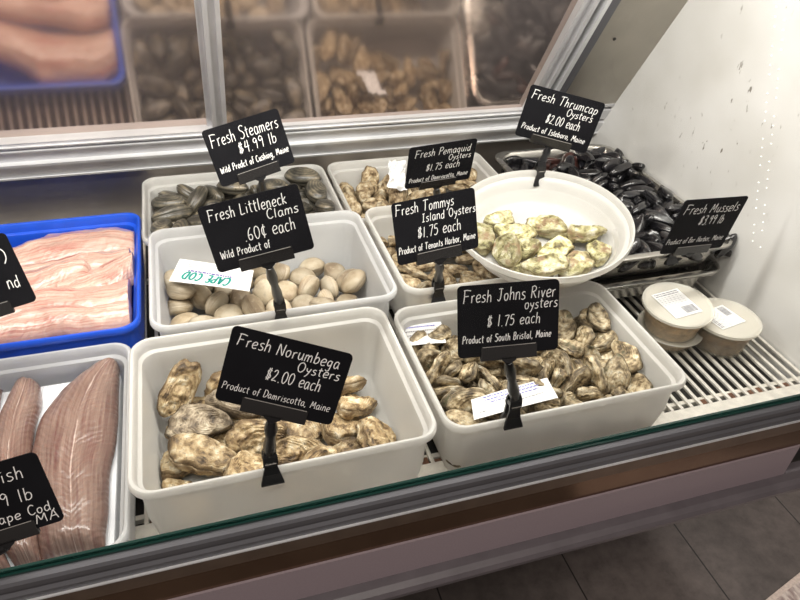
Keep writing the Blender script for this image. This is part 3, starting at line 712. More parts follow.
    prof('mauve_panel', M['mauve'], [(.731, -1.182), (.731, -1.292), (.77, -1.292), (.77, -1.182)], x1=1.30)
    prof('bumper', M['bumper'], [(.731, -1.285), (.712, -1.286), (.700, -1.292), (.694, -1.302), (.695, -1.313), (.703, -1.321), (.715, -1.324), (.76, -1.324), (.76, -1.292), (.731, -1.292)])
    prof('kick_panel', M['dark_gap'], [(1.5, -1.42), (1.5, -2.0815), (2.6, -2.0815), (2.6, -1.42)], x1=XE + .05)
    prof('underside', M['dark_gap'], [(.775, -1.26), (.775, -1.32), (1.0, -1.43), (2.6, -1.43), (2.6, -1.41), (1.0, -1.41)], x1=XE + .05)
    # rows of glowing dots on the end panel, imitating a reflection of lights
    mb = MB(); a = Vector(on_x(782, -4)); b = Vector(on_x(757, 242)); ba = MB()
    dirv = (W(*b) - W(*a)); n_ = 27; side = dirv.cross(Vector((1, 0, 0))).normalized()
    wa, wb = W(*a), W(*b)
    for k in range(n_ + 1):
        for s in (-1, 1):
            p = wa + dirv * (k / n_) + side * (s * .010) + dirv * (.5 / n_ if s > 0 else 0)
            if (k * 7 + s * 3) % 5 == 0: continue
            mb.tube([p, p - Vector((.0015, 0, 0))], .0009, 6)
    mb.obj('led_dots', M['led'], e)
    return e
def on_x(px, py):
    r = ray(px, py); return r * (XE / r.x)
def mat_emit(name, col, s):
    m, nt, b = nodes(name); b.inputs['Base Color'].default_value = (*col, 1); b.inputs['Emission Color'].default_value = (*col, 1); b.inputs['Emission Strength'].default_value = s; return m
M['led'] = mat_emit('led_light', (1, 1, 1), .8)  # faint glow for the imitated reflection dots, not a lamp

def build_rack():
    e = empty('wire_rack', W(.2, 1.5, RZ)); tag(e, 'pale metal wire deck grid under the tubs, rusty at the bar ends', 'rack')
    mb = MB(); st = .0300; x = XL + .02
    while x < XE - .008:
        a, b = W(x, .935, RZ - .008), W(x + .0095, 2.205, RZ); mb.box(tuple(a), tuple(b), bev=.0012); x += st
    mb.obj('bars', M['rack'], e)
    mb = MB()
    for y in (.955, 1.25, 1.55, 1.85, 2.16): wbox(mb, XL, XE - .006, y, y + .012, RZ - .022, RZ - .0085)
    mb.obj('cross_bars', M['rack'], e)
    mb = MB(); x = XL + .02; k = 0; rnd = random.Random(4)
    while x < XE - .008:
        a, b = W(x + .012, .9345, RZ - .012), W(x + .027, .9345 + rnd.uniform(.008, .022), RZ - .003)
        if rnd.random() < .6: mb.box(tuple(a), tuple(b))
        x += st
    tag(mb.obj('rust_flakes', M['rust'], e), kind='stuff')

def build_pans():
    for i, (z, lab) in enumerate(((-1.0, 'stainless steel pan heaped with black mussels against the white end panel'), (-1.095, 'empty steel pan whose lip shows below the mussel pan'))):
        e = empty('steel_pan', W(1.3, 1.7, z)); tag(e, lab, 'pan', 'steel pans')
        mb = MB()
        x0, x1, y0, y1 = 1.05 * U, 1.545 * U, 1.322 * U, 2.09 * U
        if i: x0 += .004; x1 -= .006
        zr = CZ + z * U; dpt = .048 if i else .055; R = .04
        pr = [(.0, -.006), (0, 0), (.003, .0015), (.012, .0015), (.0155, -.002), (.020, -.014), (.026, -dpt), (.036, -dpt - .004), (.036, -dpt - .0055), (.0248, -dpt - .001), (.0185, -.014), (.0135, -.003), (.0015, -.003)]
        mb.rings([rrect(x0 + d, x1 - d, y0 + d, y1 - d, zr + zz, max(.012, R - d * .3), 8) for d, zz in pr[:8]], cap0=False, cap1=True)
        o = mb.obj('body', M['pan'], e, smooth=True)
        sd = o.modifiers.new('wall', 'SOLIDIFY'); sd.thickness = .0012; sd.offset = -1

def disc_rings(c, axisM, prof, n=72):
    return [[axisM @ Vector((r * math.cos(2 * PI * k / n), r * math.sin(2 * PI * k / n), z)) + Vector(c) for k in range(n)] for r, z in prof]
BOWL_C = W(.890, 1.397, -.876)
BOWL_R = .244 * U
_bn = Vector((math.tan(math.radians(-6)), math.tan(math.radians(-6)), 1)).normalized()
BOWL_M = _bn.to_track_quat('Z', 'Y').to_matrix()
BOWL_H = .058
def bowl_prof():
    R = BOWL_R; H = BOWL_H
    return [(R * .76, -H), (R * .79, -H + .003), (R * .84, -H * .6), (R * .885, -.026), (R * .905, -.022), (R * .925, -.017), (R * .955, -.016), (R * .97, -.014), (R * .995, -.013), (R, -.007), (R * .997, -.001), (R * .985, 0), (R * .968, -.003), (R * .955, -.012), (R * .925, -.014), (R * .905, -.018), (R * .885, -.024), (R * .83, -H * .68), (R * .79, -H + .008), (R * .765, -H + .004), (R * .74, -H + .003)]
def build_bowl():
    e = empty('round_tub', BOWL_C + BOWL_M @ Vector((0, 0, -BOWL_H))); tag(e, 'round white plastic tub of greenish oysters tilted on top of the square tubs', 'tub')
    mb = MB(); mb.rings(disc_rings(BOWL_C, BOWL_M, bowl_prof())); mb.obj('body', M['bin'], e, smooth=True)

def deli(c, R, H, label, tilt=(0, 0), label_ang=0., label_off=(0, 0), content=(.45, .34, .2), lw=.062, lh=.045):
    q = (Matrix.Rotation(math.radians(tilt[0]), 3, 'X') @ Matrix.Rotation(math.radians(tilt[1]), 3, 'Y'))
    e = empty('deli_container', c); tag(e, label, 'container', 'round plastic deli containers with printed labels')
    mb = MB(); mb.rings(disc_rings(c, q, [(R * .72, 0), (R * .76, .002), (R * .90, H * .9), (R * .93, H * .93), (R * .90, H * .93), (R * .86, H * .88), (R * .73, .004), (R * .6, .003)])); mb.obj('cup', M['deli'], e, smooth=True)
    mb = MB(); mb.rings(disc_rings(c, q, [(R * .70, .0045), (R * .73, .008), (R * .82, H * .60), (R * .845, H * .72), (R * .60, H * .74), (R * .2, H * .735)]))
    m = plain('chowder', content, rough=.35, noise_amt=.45, scale=70, bump=.5); mb.obj('contents', m, e, smooth=True)
    mb = MB(); mb.rings(disc_rings(c, q, [(R * .91, H * .90), (R * .99, H * .90), (R, H * .93), (R * .995, H * .99), (R * .965, H * 1.0), (R * .94, H * .985), (R * .90, H * .965), (R * .86, H * .962), (R * .3, H * .962), (R * .3, H * .945), (R * .85, H * .945), (R * .90, H * .93)], 72)); li = mb.obj('lid', M['deli_lid'], e, smooth=True)
    Mx = Matrix.Translation(Vector(c) + q @ Vector((label_off[0], label_off[1], H * .9622))) @ q.to_4x4() @ Matrix.Rotation(label_ang, 4, 'Z')
    mb = MB(); mb.box((-lw / 2, -lh / 2, .0002), (lw / 2, lh / 2, .0008), Mx); lb = mb.obj('printed_label', M['paper'], li)
    mb = MB()
    for k in range(7):
        y = lh * (.42 - .07 * k); x = -lw * .44
        rnd = random.Random(k + int(R * 1e4))
        while x < lw * .40:
            l = rnd.uniform(.003, .010) * (1 if k < 2 else .55); mb.box((x, y, .0009), (min(x + l, lw * .44), y + lh * (.035 if k < 2 else .012), .0010), Mx); x += l + (.0014 if k < 2 else .004)
    x = -lw * .02; rnd = random.Random(3)
    while x < lw * .42:
        l = rnd.uniform(.0003, .0010); mb.box((x, -lh * .42, .0009), (x + l, -lh * .16, .0010), Mx); x += l + rnd.uniform(.0003, .0008)
    mb.obj('print', M['ink_grey'], lb)

# ------------------------------------------------------------------ fish
def fillet(name, A, B, z, T, mat, label, group, droop=0., nz=.002, zfun=None, seed=1, nu=64, nv=26, fin=.5, lim=None):
    """A, B: image points along the two long edges, laid on a plane at layout height z; the body is T thick"""
    A = [at(px, py, z) for px, py in A]; B = [at(px, py, z) for px, py in B]
    def samp(P, n):
        Q = smooth_line([tuple(p) for p in P], 12); Q = [Vector(q) for q in Q]
        d = [0.]
        for i in range(1, len(Q)): d.append(d[-1] + (Q[i] - Q[i - 1]).length)
        out = []; j = 0
        for k in range(n):
            t = d[-1] * k / (n - 1)
            while j < len(d) - 2 and d[j + 1] < t: j += 1
            out.append(Q[j].lerp(Q[j + 1], (t - d[j]) / max(1e-9, d[j + 1] - d[j])))
        return out
    a, b = samp(A, nu), samp(B, nu); vs = []
    for q in a + b:
        q.z -= T * .8
        if lim: q.x = min(q.x, lim[0] * U); q.y = min(max(q.y, lim[1] * U), lim[2] * U); fs = []; uv = []
    o3 = Vector((seed * 3.1, seed * 1.7, 0))
    for i in range(nu):
        u = i / (nu - 1); en = min(1, u / .05, (1 - u) / .05); en = math.sqrt(max(0, 1 - (1 - en) ** 2))
        wob = 1 + .03 * noise.noise(o3 + Vector((u * 9, 0, 0)))
        for j in range(nv):
            v = .5 - .5 * math.cos(PI * j / (nv - 1)); p = a[i].lerp(b[i], .5 + (v - .5) * wob)
            h = T * en * (max(0, math.sin(PI * v)) ** fin)
            h -= T * .16 * math.exp(-((v - .56) / .045) ** 2) * en
            h += nz * noise.noise(o3 + p * 28) * en + nz * .5 * noise.noise(o3 + p * 75) * en
            zz = zfun(p) if zfun else 0
            vs.append(Vector((p.x, p.y, p.z + max(h, .0004) + zz))); uv.append((u, v))
    for i in range(nu - 1):
        for j in range(nv - 1):
            fs.append((i * nv + j, (i + 1) * nv + j, (i + 1) * nv + j + 1, i * nv + j + 1))
    k = len(vs)
    for i in range(nu):
        for j in range(nv):
            p = vs[i * nv + j]; q = a[i].lerp(b[i], uv[i * nv + j][1]); zz = zfun(p) if zfun else 0
            vs.append(Vector((p.x, p.y, q.z + zz))); uv.append(uv[i * nv + j])
    for i in range(nu - 1):
        for j in range(nv - 1):
            fs.append((k + i * nv + j + 1, k + (i + 1) * nv + j + 1, k + (i + 1) * nv + j, k + i * nv + j))
    for i in range(nu - 1):
        for j in (0, nv - 1):
            q = (i * nv + j, k + i * nv + j, k + (i + 1) * nv + j, (i + 1) * nv + j); fs.append(q if j == 0 else q[::-1])
    for j in range(nv - 1):
        for i in (0, nu - 1):
            q = (i * nv + j, i * nv + j + 1, k + i * nv + j + 1, k + i * nv + j); fs.append(q if i == 0 else q[::-1])
    c = sum(vs, Vector()) / len(vs)
    me = mesh(name, [v - c for v in vs], fs)
    l = me.uv_layers.new(name='uv')
    for lp in me.loops: l.data[lp.index].uv = uv[lp.vertex_index]
    bm = bmesh.new(); bm.from_mesh(me); bmesh.ops.recalc_face_normals(bm, faces=bm.faces[:]); bm.to_mesh(me); bm.free()
    o = obj(name, me, mat); o.location = c; tag(o, label, 'fish', group); return o

SIM = globals().get('SIM_ONLY', False)
POSES = {}
POSES = {
'norumbega': [['norumbega',3,-0.0681,0.6131,0.5856,0.885,-0.015,0.013,-0.466],
['norumbega',4,-0.0721,0.6924,0.5882,0.918,-0.114,0.052,0.376],
['norumbega',4,0.0079,0.7176,0.5882,0.127,-0.1,-0.079,0.984],
['norumbega',0,0.0923,0.7086,0.5887,0.494,0.044,-0.058,0.866],
['norumbega',1,-0.0494,0.7656,0.5888,0.963,0.017,-0.009,0.27],
['norumbega',5,0.1396,0.6136,0.5908,0.299,0.105,0.012,-0.948],
['norumbega_grey',0,-0.0445,0.7288,0.6144,0.098,0.004,-0.274,0.957],
['norumbega_grey',1,0.0607,0.7748,0.5888,0.244,-0.071,-0.011,-0.967],
['norumbega',0,0.0333,0.678,0.604,0.097,0.053,-0.519,0.848],
['norumbega',1,-0.0423,0.6668,0.6139,0.246,0.091,0.067,0.963],
['norumbega',2,0.019,0.615,0.6181,0.905,0.05,0.244,0.345],
['norumbega',3,0.0132,0.7985,0.6149,0.023,0.008,-0.717,-0.696],
['norumbega',4,0.0839,0.6273,0.6204,0.927,0.328,0.104,-0.147],
['norumbega',5,0.096,0.5886,0.6119,0.236,-0.375,0.776,0.449],
['norumbega',1,0.1662,0.7723,0.5974,0.943,-0.316,-0.051,-0.092],
['norumbega',2,0.1629,0.6883,0.5922,0.846,-0.03,0.211,0.489],
['norumbega',0,0.2053,0.6454,0.6032,0.9,0.087,0.371,0.21],
['norumbega',3,0.1899,0.7214,0.5989,0.857,-0.148,0.233,0.436],
['norumbega',4,-0.0675,0.7898,0.6299,0.537,-0.712,-0.426,-0.155],
['norumbega_grey',0,0.0151,0.7556,0.6143,0.017,0.987,-0.158,0.018]],
'thrumcap': [['thrumcap',0,0.5334,0.983,0.7455,0.995,0.057,-0.01,0.083],
['thrumcap',1,0.4819,0.9406,0.7382,0.79,0.041,-0.058,0.609],
['thrumcap',2,0.5395,0.9292,0.7442,0.961,0.123,-0.032,-0.247],
['thrumcap',3,0.6059,0.933,0.752,0.535,-0.128,-0.048,0.834],
['thrumcap',4,0.5033,0.8829,0.7401,0.289,0.655,0.635,0.29],
['thrumcap',0,0.5352,0.8837,0.739,0.284,0.206,0.925,0.144],
['thrumcap',1,0.5873,0.8652,0.7415,0.975,0.059,-0.074,0.201],
['thrumcap',2,0.5335,0.8263,0.7333,0.987,0.137,-0.069,-0.048],
['thrumcap',3,0.6015,0.8161,0.7404,0.96,0.018,-0.031,0.277],
['thrumcap',4,0.6634,0.8897,0.7535,0.203,0.96,0.19,-0.026],
['thrumcap',0,0.6621,0.8423,0.7442,0.871,-0.031,-0.048,0.488],
['thrumcap',1,0.5362,0.808,0.7549,0.987,0.046,-0.096,-0.12]],
'johns': [['johns',6,0.4194,0.594,0.5822,0.997,-0.038,0.063,0.005],
['johns',5,0.5207,0.5996,0.5832,0.329,-0.061,0.006,0.942],
['johns',0,0.3224,0.5979,0.5957,0.259,0.092,-0.02,-0.961],
['johns',2,0.3354,0.6752,0.5866,0.305,-0.644,-0.698,0.075],
['johns',3,0.4564,0.7956,0.6031,0.881,0.406,0.08,-0.228],
['johns',4,0.5254,0.6965,0.5982,0.422,-0.021,0.063,0.904],
['johns',0,0.3245,0.7959,0.6162,0.027,0.186,0.945,0.267],
['johns',2,0.4411,0.5945,0.6134,0.988,-0.047,0.131,-0.059],
['johns',0,0.4431,0.6936,0.6136,0.03,0.999,0.021,0.012],
['johns',5,0.5147,0.7946,0.6204,0.047,-0.953,0.193,-0.227],
['johns',5,0.6171,0.6938,0.6197,0.045,-0.848,0.43,-0.308],
['johns',1,0.3235,0.7432,0.5804,0.011,0.23,0.965,0.129],
['johns',0,0.4381,0.7246,0.6016,0.468,0.838,-0.054,0.275],
['johns',5,0.4274,0.7682,0.5987,0.407,-0.285,0.855,0.147],
['johns',1,0.5286,0.6571,0.5905,0.703,0.71,-0.028,-0.023],
['johns',5,0.5053,0.7477,0.5901,0.261,-0.389,0.88,0.079],
['johns',1,0.4916,0.7681,0.6243,0.017,-0.307,-0.147,0.94],
['johns',6,0.5608,0.6191,0.5996,0.39,-0.29,0.3,0.821],
['johns',3,0.6201,0.7219,0.6405,0.008,-0.215,0.281,0.935],
['johns',3,0.6059,0.7973,0.6003,0.022,0.995,0.066,-0.073],
['johns',4,0.3206,0.5989,0.6501,0.361,0.0,-0.052,0.931],
['johns',1,0.3041,0.6433,0.6001,0.641,-0.176,-0.707,0.24],
['johns',1,0.3139,0.7797,0.6361,0.589,0.554,-0.114,0.577],
['johns',2,0.4491,0.5992,0.6289,0.84,-0.157,0.066,-0.515],
['johns',2,0.4204,0.7222,0.6212,0.291,0.535,0.793,-0.006],
['johns',3,0.4717,0.7236,0.5911,0.533,0.34,-0.047,-0.773],
['johns',6,0.4866,0.7958,0.6381,0.199,0.249,-0.27,-0.909],
['johns',2,0.5891,0.6393,0.5952,0.378,-0.071,0.518,0.764],
['johns',4,0.6257,0.7897,0.6183,0.535,-0.078,0.23,-0.809],
['johns',4,0.354,0.5939,0.6253,0.614,0.163,-0.77,-0.061],
['johns',6,0.3929,0.6866,0.5997,0.079,0.665,0.737,-0.092],
['johns',6,0.3294,0.7613,0.6251,0.335,0.465,-0.36,0.736],
['johns',0,0.4592,0.5884,0.647,0.106,0.17,0.21,0.957],
['johns',1,0.3961,0.6955,0.6294,0.35,-0.463,-0.609,0.54],
['johns',3,0.3633,0.7583,0.5844,0.08,0.941,-0.261,-0.198],
['johns',4,0.4788,0.6512,0.6027,0.715,0.313,-0.071,0.621],
['johns',4,0.491,0.7246,0.6157,0.447,-0.117,0.345,-0.817],
['johns',4,0.4475,0.7824,0.6331,0.479,0.655,-0.417,-0.409],
['johns',1,0.5938,0.662,0.592,0.285,0.038,0.607,0.741],
['johns',6,0.6292,0.7715,0.6314,0.747,0.122,0.016,0.653],
['johns',6,0.3749,0.6035,0.6393,0.731,-0.432,0.227,-0.477],
['johns',6,0.3232,0.7461,0.6385,0.498,-0.753,0.25,0.35],
['johns',4,0.4627,0.6142,0.6397,0.211,0.043,-0.9,0.379],
['johns',2,0.3678,0.7003,0.606,0.435,0.27,0.856,-0.067],
['johns',6,0.3755,0.7448,0.6039,0.282,-0.391,-0.863,0.154],
['johns',2,0.4867,0.6337,0.6124,0.869,0.153,0.036,0.469],
['johns',5,0.4949,0.7009,0.6234,0.237,-0.227,0.447,-0.832],
['johns',2,0.5374,0.7278,0.6141,0.173,-0.06,0.743,0.643],
['johns',3,0.6294,0.6381,0.618,0.51,0.092,0.146,-0.842],
['johns',2,0.6291,0.77,0.6501,0.443,0.086,-0.012,0.892],
['johns',4,0.3437,0.632,0.6216,0.333,-0.924,0.132,0.137],
['johns',3,0.3194,0.7232,0.6026,0.174,-0.279,-0.939,0.099],
['johns',5,0.4419,0.6365,0.6299,0.268,0.304,-0.376,0.833],
['johns',1,0.3669,0.7014,0.6469,0.622,-0.502,-0.038,0.6],
['johns',0,0.3802,0.7864,0.5994,0.307,0.678,0.567,-0.354],
['johns',4,0.5143,0.6236,0.6124,0.388,-0.126,-0.856,-0.317],
['johns',4,0.497,0.6805,0.6336,0.709,0.589,0.233,0.31],
['johns',1,0.5763,0.7685,0.598,0.619,-0.684,-0.313,-0.224],
['johns',2,0.6228,0.6095,0.638,0.607,-0.405,-0.137,0.67],
['johns',4,0.586,0.6897,0.6297,0.391,-0.513,0.73,0.225],
['johns',4,0.6322,0.7591,0.6647,0.698,0.057,0.089,-0.708],
['johns',5,0.3979,0.5976,0.6497,0.824,-0.36,0.419,-0.124],
['johns',1,0.3239,0.6584,0.632,0.552,-0.386,-0.432,-0.6],
['johns',6,0.3229,0.7191,0.6429,0.498,0.728,-0.055,0.469],
['johns',0,0.4576,0.6629,0.6321,0.221,0.164,0.682,0.677],
['johns',1,0.4025,0.7188,0.6501,0.088,-0.249,-0.782,0.565],
['johns',4,0.3991,0.7927,0.6345,0.586,0.678,0.379,0.231],
['johns',2,0.5548,0.5914,0.6226,0.611,-0.34,0.68,0.22],
['johns',4,0.5073,0.6693,0.6261,0.263,-0.638,0.12,0.714],
['johns',1,0.5601,0.7944,0.5959,0.347,-0.839,-0.223,0.356],
['johns',1,0.6333,0.5939,0.6005,0.184,-0.667,0.537,0.481],
['johns',4,0.5941,0.6653,0.6289,0.13,0.114,0.881,0.44],
['johns',1,0.5976,0.7423,0.6403,0.148,-0.702,0.424,-0.553],
['johns',5,0.41,0.6203,0.6441,0.737,-0.245,0.562,0.285],
['johns',6,0.3227,0.6825,0.6262,0.794,-0.547,-0.041,-0.262],
['johns',2,0.3507,0.7215,0.6318,0.088,-0.388,0.74,-0.542],
['johns',6,0.4609,0.6255,0.6545,0.317,0.921,0.038,-0.222],
['johns',0,0.4245,0.7426,0.633,0.262,0.433,0.83,-0.236],
['johns',6,0.4012,0.7615,0.6357,0.275,0.792,0.062,0.541],
['johns',2,0.551,0.632,0.6166,0.43,0.818,0.268,-0.273],
['johns',5,0.5302,0.6889,0.6309,0.572,-0.367,-0.521,0.517],
['johns',5,0.5592,0.7477,0.6073,0.196,0.151,0.923,0.294],
['johns',3,0.5927,0.5953,0.623,0.105,0.884,-0.083,-0.449],
['johns',0,0.6364,0.6702,0.6506,0.286,-0.726,0.603,-0.167],
['johns',6,0.5771,0.7727,0.6401,0.178,-0.408,0.895,-0.004],
['johns',3,0.3378,0.6295,0.6592,0.092,-0.09,-0.639,0.758],
['johns',4,0.3367,0.6923,0.6322,0.36,0.212,-0.827,0.377],
['johns',2,0.371,0.7998,0.6202,0.778,-0.205,-0.427,-0.412],
['johns',0,0.4209,0.6594,0.6286,0.083,-0.544,0.289,-0.783],
['johns',5,0.4528,0.6886,0.6491,0.613,-0.649,0.051,-0.448],
['johns',2,0.4186,0.7961,0.6183,0.43,0.364,0.824,-0.056],
['johns',0,0.5328,0.6493,0.6315,0.63,0.697,-0.176,0.293],
['johns',6,0.5538,0.6851,0.6238,0.489,-0.543,0.572,-0.372],
['johns',0,0.4622,0.7463,0.6248,0.221,-0.268,0.507,0.789],
['johns',1,0.5716,0.6486,0.6419,0.685,-0.295,0.567,-0.35],
['johns',3,0.6008,0.6409,0.6394,0.132,-0.704,-0.555,-0.424],
['johns',0,0.5725,0.799,0.6236,0.05,-0.997,0.05,-0.031],
['johns',1,0.3743,0.7568,0.6434,0.387,0.071,0.884,0.254],
['johns',3,0.3542,0.796,0.6443,0.448,0.725,0.512,-0.101],
['johns',3,0.3864,0.6503,0.6306,0.513,0.402,-0.063,0.756],
['johns',6,0.5145,0.5929,0.6332,0.374,0.888,-0.241,-0.111],
['johns',6,0.525,0.7474,0.6388,0.589,-0.275,-0.551,-0.523],
['johns',6,0.5549,0.7177,0.6438,0.013,0.741,0.56,-0.371]],
'tommys': [['tommys',2,0.3547,0.9934,0.626,0.995,0.032,0.039,-0.087],
['tommys',1,0.3711,1.0757,0.6269,0.804,-0.133,-0.003,0.579],
['tommys',0,0.4569,1.0044,0.6267,0.133,-0.021,-0.009,0.991],
['tommys',1,0.4341,1.0747,0.6254,0.822,0.079,0.018,-0.564],
['tommys',2,0.5337,0.8956,0.626,0.968,0.035,0.034,-0.244],
['tommys',2,0.5206,0.9925,0.6234,0.02,-0.774,0.633,0.022],
['tommys',0,0.527,1.0889,0.6268,0.753,0.021,0.032,-0.657],
['tommys',1,0.3556,0.9667,0.6296,0.283,-0.934,-0.218,-0.029],
['tommys',0,0.4023,1.0793,0.6345,0.596,0.103,0.359,0.711],
['tommys',0,0.4429,0.9085,0.6337,0.483,0.852,0.203,-0.026],
['tommys',1,0.4312,0.9834,0.6269,0.279,-0.876,0.393,0.01],
['tommys',3,0.4016,1.0381,0.6239,0.027,0.25,0.968,-0.015],
['tommys',3,0.5358,0.9804,0.6383,0.195,-0.644,-0.73,0.119],
['tommys',4,0.5531,1.0889,0.6352,0.638,-0.206,0.427,-0.607],
['tommys',4,0.3805,0.9488,0.6316,0.067,-0.327,0.711,-0.618],
['tommys',2,0.3487,1.0916,0.6271,0.316,0.861,0.378,0.127],
['tommys',1,0.4731,0.9426,0.626,0.228,-0.859,0.458,0.019],
['tommys',3,0.4253,0.9639,0.6347,0.433,-0.855,0.283,0.018],
['tommys',2,0.4623,1.0811,0.6294,0.7,-0.358,0.3,-0.54],
['tommys',0,0.5745,1.0915,0.6333,0.559,-0.557,-0.524,0.321],
['tommys',2,0.398,0.9144,0.6256,0.164,-0.904,0.39,0.056],
['tommys',2,0.3805,1.0146,0.6307,0.95,-0.141,0.21,-0.185],
['tommys',3,0.339,1.1067,0.6417,0.578,-0.46,0.186,0.647],
['tommys',1,0.5141,0.9348,0.6242,0.06,0.137,0.979,0.14],
['tommys',2,0.4229,0.9354,0.6311,0.746,0.635,-0.198,0.037],
['tommys',4,0.4789,1.09,0.6357,0.709,-0.301,0.397,-0.5],
['tommys',0,0.5601,1.0212,0.6328,0.062,0.025,-0.693,0.717],
['tommys',2,0.5541,0.9498,0.6311,0.505,0.254,-0.614,-0.551],
['tommys',0,0.3558,0.8774,0.6593,0.067,-0.986,0.104,-0.111],
['tommys',1,0.3431,1.0421,0.6257,0.905,0.127,0.07,-0.4],
['tommys',2,0.3839,1.1072,0.6405,0.353,0.916,0.161,-0.106],
['tommys',1,0.4895,0.9705,0.6234,0.043,-0.97,0.236,0.022],
['tommys',0,0.4979,1.0852,0.6341,0.374,-0.566,-0.534,0.504],
['tommys',0,0.4761,0.9027,0.6431,0.549,-0.555,-0.262,0.567],
['tommys',2,0.5542,1.0456,0.6322,0.844,0.496,0.038,-0.2],
['tommys',1,0.5094,1.0413,0.6254,0.157,-0.054,0.076,0.983]],
'littleneck': [['littleneck',4,-0.0538,0.9769,0.6117,0.31,0.006,-0.117,-0.943],
['littleneck',3,-0.0537,1.0611,0.611,0.984,-0.055,0.042,0.167],
['littleneck',1,0.023,0.9785,0.6111,0.989,0.053,-0.003,0.14],
['littleneck',1,0.0271,1.0614,0.6112,0.874,0.03,0.059,0.481],
['littleneck',1,0.1116,0.9756,0.6111,0.868,0.052,0.008,-0.493],
['littleneck',4,0.0995,1.0598,0.6113,0.773,0.034,-0.028,-0.633],
['littleneck',0,0.159,0.9743,0.6116,0.883,0.054,0.01,-0.466],
['littleneck',1,0.1716,1.0648,0.6113,0.966,0.069,0.021,-0.248],
['littleneck',3,0.2352,0.9687,0.6109,0.489,-0.043,-0.069,-0.869],
['littleneck',4,0.237,1.0722,0.6113,0.046,0.701,-0.712,-0.022],
['littleneck',4,-0.0587,1.0174,0.6176,0.606,-0.212,0.28,0.714],
['littleneck',4,-0.0585,1.0714,0.6405,0.042,0.606,-0.795,0.0],
['littleneck',3,0.0375,0.8808,0.6401,0.806,0.168,0.019,0.568],
['littleneck',1,0.0057,1.0128,0.6164,0.284,-0.273,0.636,-0.663],
['littleneck',3,0.062,1.0778,0.6169,0.492,0.409,0.491,0.591],
['littleneck',0,0.069,0.9069,0.6206,0.296,-0.436,0.046,0.849],
['littleneck',2,0.0681,0.986,0.6173,0.056,0.825,-0.387,-0.408],
['littleneck',0,0.0928,1.0199,0.621,0.77,0.36,-0.371,0.373],
['littleneck',0,0.1692,0.9207,0.616,0.266,0.561,-0.781,0.077],
['littleneck',2,0.1318,0.9308,0.6155,0.588,-0.621,-0.376,0.357],
['littleneck',3,0.2135,1.0192,0.6154,0.446,-0.422,-0.542,0.573],
['littleneck',3,0.2185,0.9209,0.611,0.662,-0.065,0.021,0.746],
['littleneck',3,0.1983,0.9773,0.6154,0.497,-0.471,-0.501,0.529],
['littleneck',3,0.1961,1.1008,0.6122,0.01,0.085,0.114,-0.99],
['littleneck',4,-0.0051,0.9244,0.6204,0.457,0.211,0.376,-0.778],
['littleneck',2,-0.0521,1.0225,0.6506,0.152,0.917,-0.369,-0.026],
['littleneck',0,-0.0309,1.1059,0.6217,0.246,-0.293,-0.628,-0.678],
['littleneck',3,0.0709,0.8752,0.6542,0.028,-0.978,0.006,0.206],
['littleneck',2,-0.0193,1.0357,0.6203,0.202,-0.833,0.119,0.502],
['littleneck',1,0.0893,1.1045,0.6189,0.719,0.663,-0.0,-0.21],
['littleneck',2,0.0409,0.94,0.6117,0.08,-0.187,0.978,-0.045],
['littleneck',2,0.0494,1.0218,0.6133,0.022,-0.678,0.696,0.237],
['littleneck',2,0.1316,1.086,0.6157,0.716,0.283,-0.427,-0.475],
['littleneck',2,0.1867,0.9399,0.6351,0.051,-0.341,-0.888,0.305],
['littleneck',4,0.1757,1.0216,0.6186,0.625,0.67,0.294,0.274],
['littleneck',0,0.1354,1.0268,0.6118,0.78,0.083,0.05,0.618],
['littleneck',3,0.2601,0.9317,0.6105,0.026,0.795,0.606,0.036],
['littleneck',4,0.2567,0.9991,0.6344,0.365,0.085,0.926,-0.044],
['littleneck',2,0.2547,1.0331,0.6155,0.042,-0.239,0.823,0.514],
['littleneck',1,-0.0581,0.9283,0.621,0.703,-0.395,0.37,0.462],
['littleneck',2,-0.0222,0.9529,0.616,0.203,-0.022,-0.854,-0.479],
['littleneck',3,0.0228,1.1051,0.6168,0.076,0.094,0.771,0.626],
['littleneck',3,-0.0065,0.8993,0.6404,0.707,0.612,0.046,-0.352],
['littleneck',3,0.0912,0.9388,0.6138,0.126,0.371,0.868,0.305],
['littleneck',1,-0.0086,1.0754,0.6191,0.679,0.648,0.325,0.116]],
'steamer': [['steamer',5,-0.0669,1.357,0.6267,0.462,0.078,0.09,0.879],
['steamer',4,0.1039,1.355,0.6256,0.651,0.056,-0.012,-0.757],
['steamer',1,0.2247,1.3497,0.6267,0.048,0.987,-0.154,-0.0],
['steamer',1,-0.0631,1.2243,0.635,0.375,-0.113,-0.289,-0.874],
['steamer',5,-0.0495,1.3616,0.6513,0.166,-0.298,-0.902,0.266],
['steamer',3,0.1004,1.2456,0.6242,0.993,0.044,0.023,-0.104],
['steamer',1,0.0518,1.3636,0.6268,0.307,0.02,-0.009,-0.951],
['steamer',4,0.2335,1.3617,0.6521,0.921,-0.095,0.029,-0.378],
['steamer',0,-0.0619,1.2564,0.6414,0.073,0.02,-0.416,-0.906],
['steamer',0,-0.0146,1.3692,0.6561,0.335,-0.092,-0.911,0.223],
['steamer',2,0.1321,1.2121,0.6353,0.535,-0.482,-0.63,0.291],
['steamer',3,-0.0045,1.3455,0.6242,0.037,0.824,-0.565,-0.031],
['steamer',4,0.2372,1.178,0.6672,0.915,0.023,0.223,0.335],
['steamer',1,0.2284,1.3598,0.6803,0.025,0.281,0.957,0.062],
['steamer',1,-0.0131,1.2816,0.6307,0.562,0.195,-0.037,-0.803],
['steamer',0,-0.0421,1.3028,0.6334,0.395,0.698,0.361,0.475],
['steamer',4,0.0387,1.3194,0.6386,0.21,0.162,-0.567,0.78],
['steamer',3,0.2347,1.216,0.6515,0.556,-0.803,0.015,0.216],
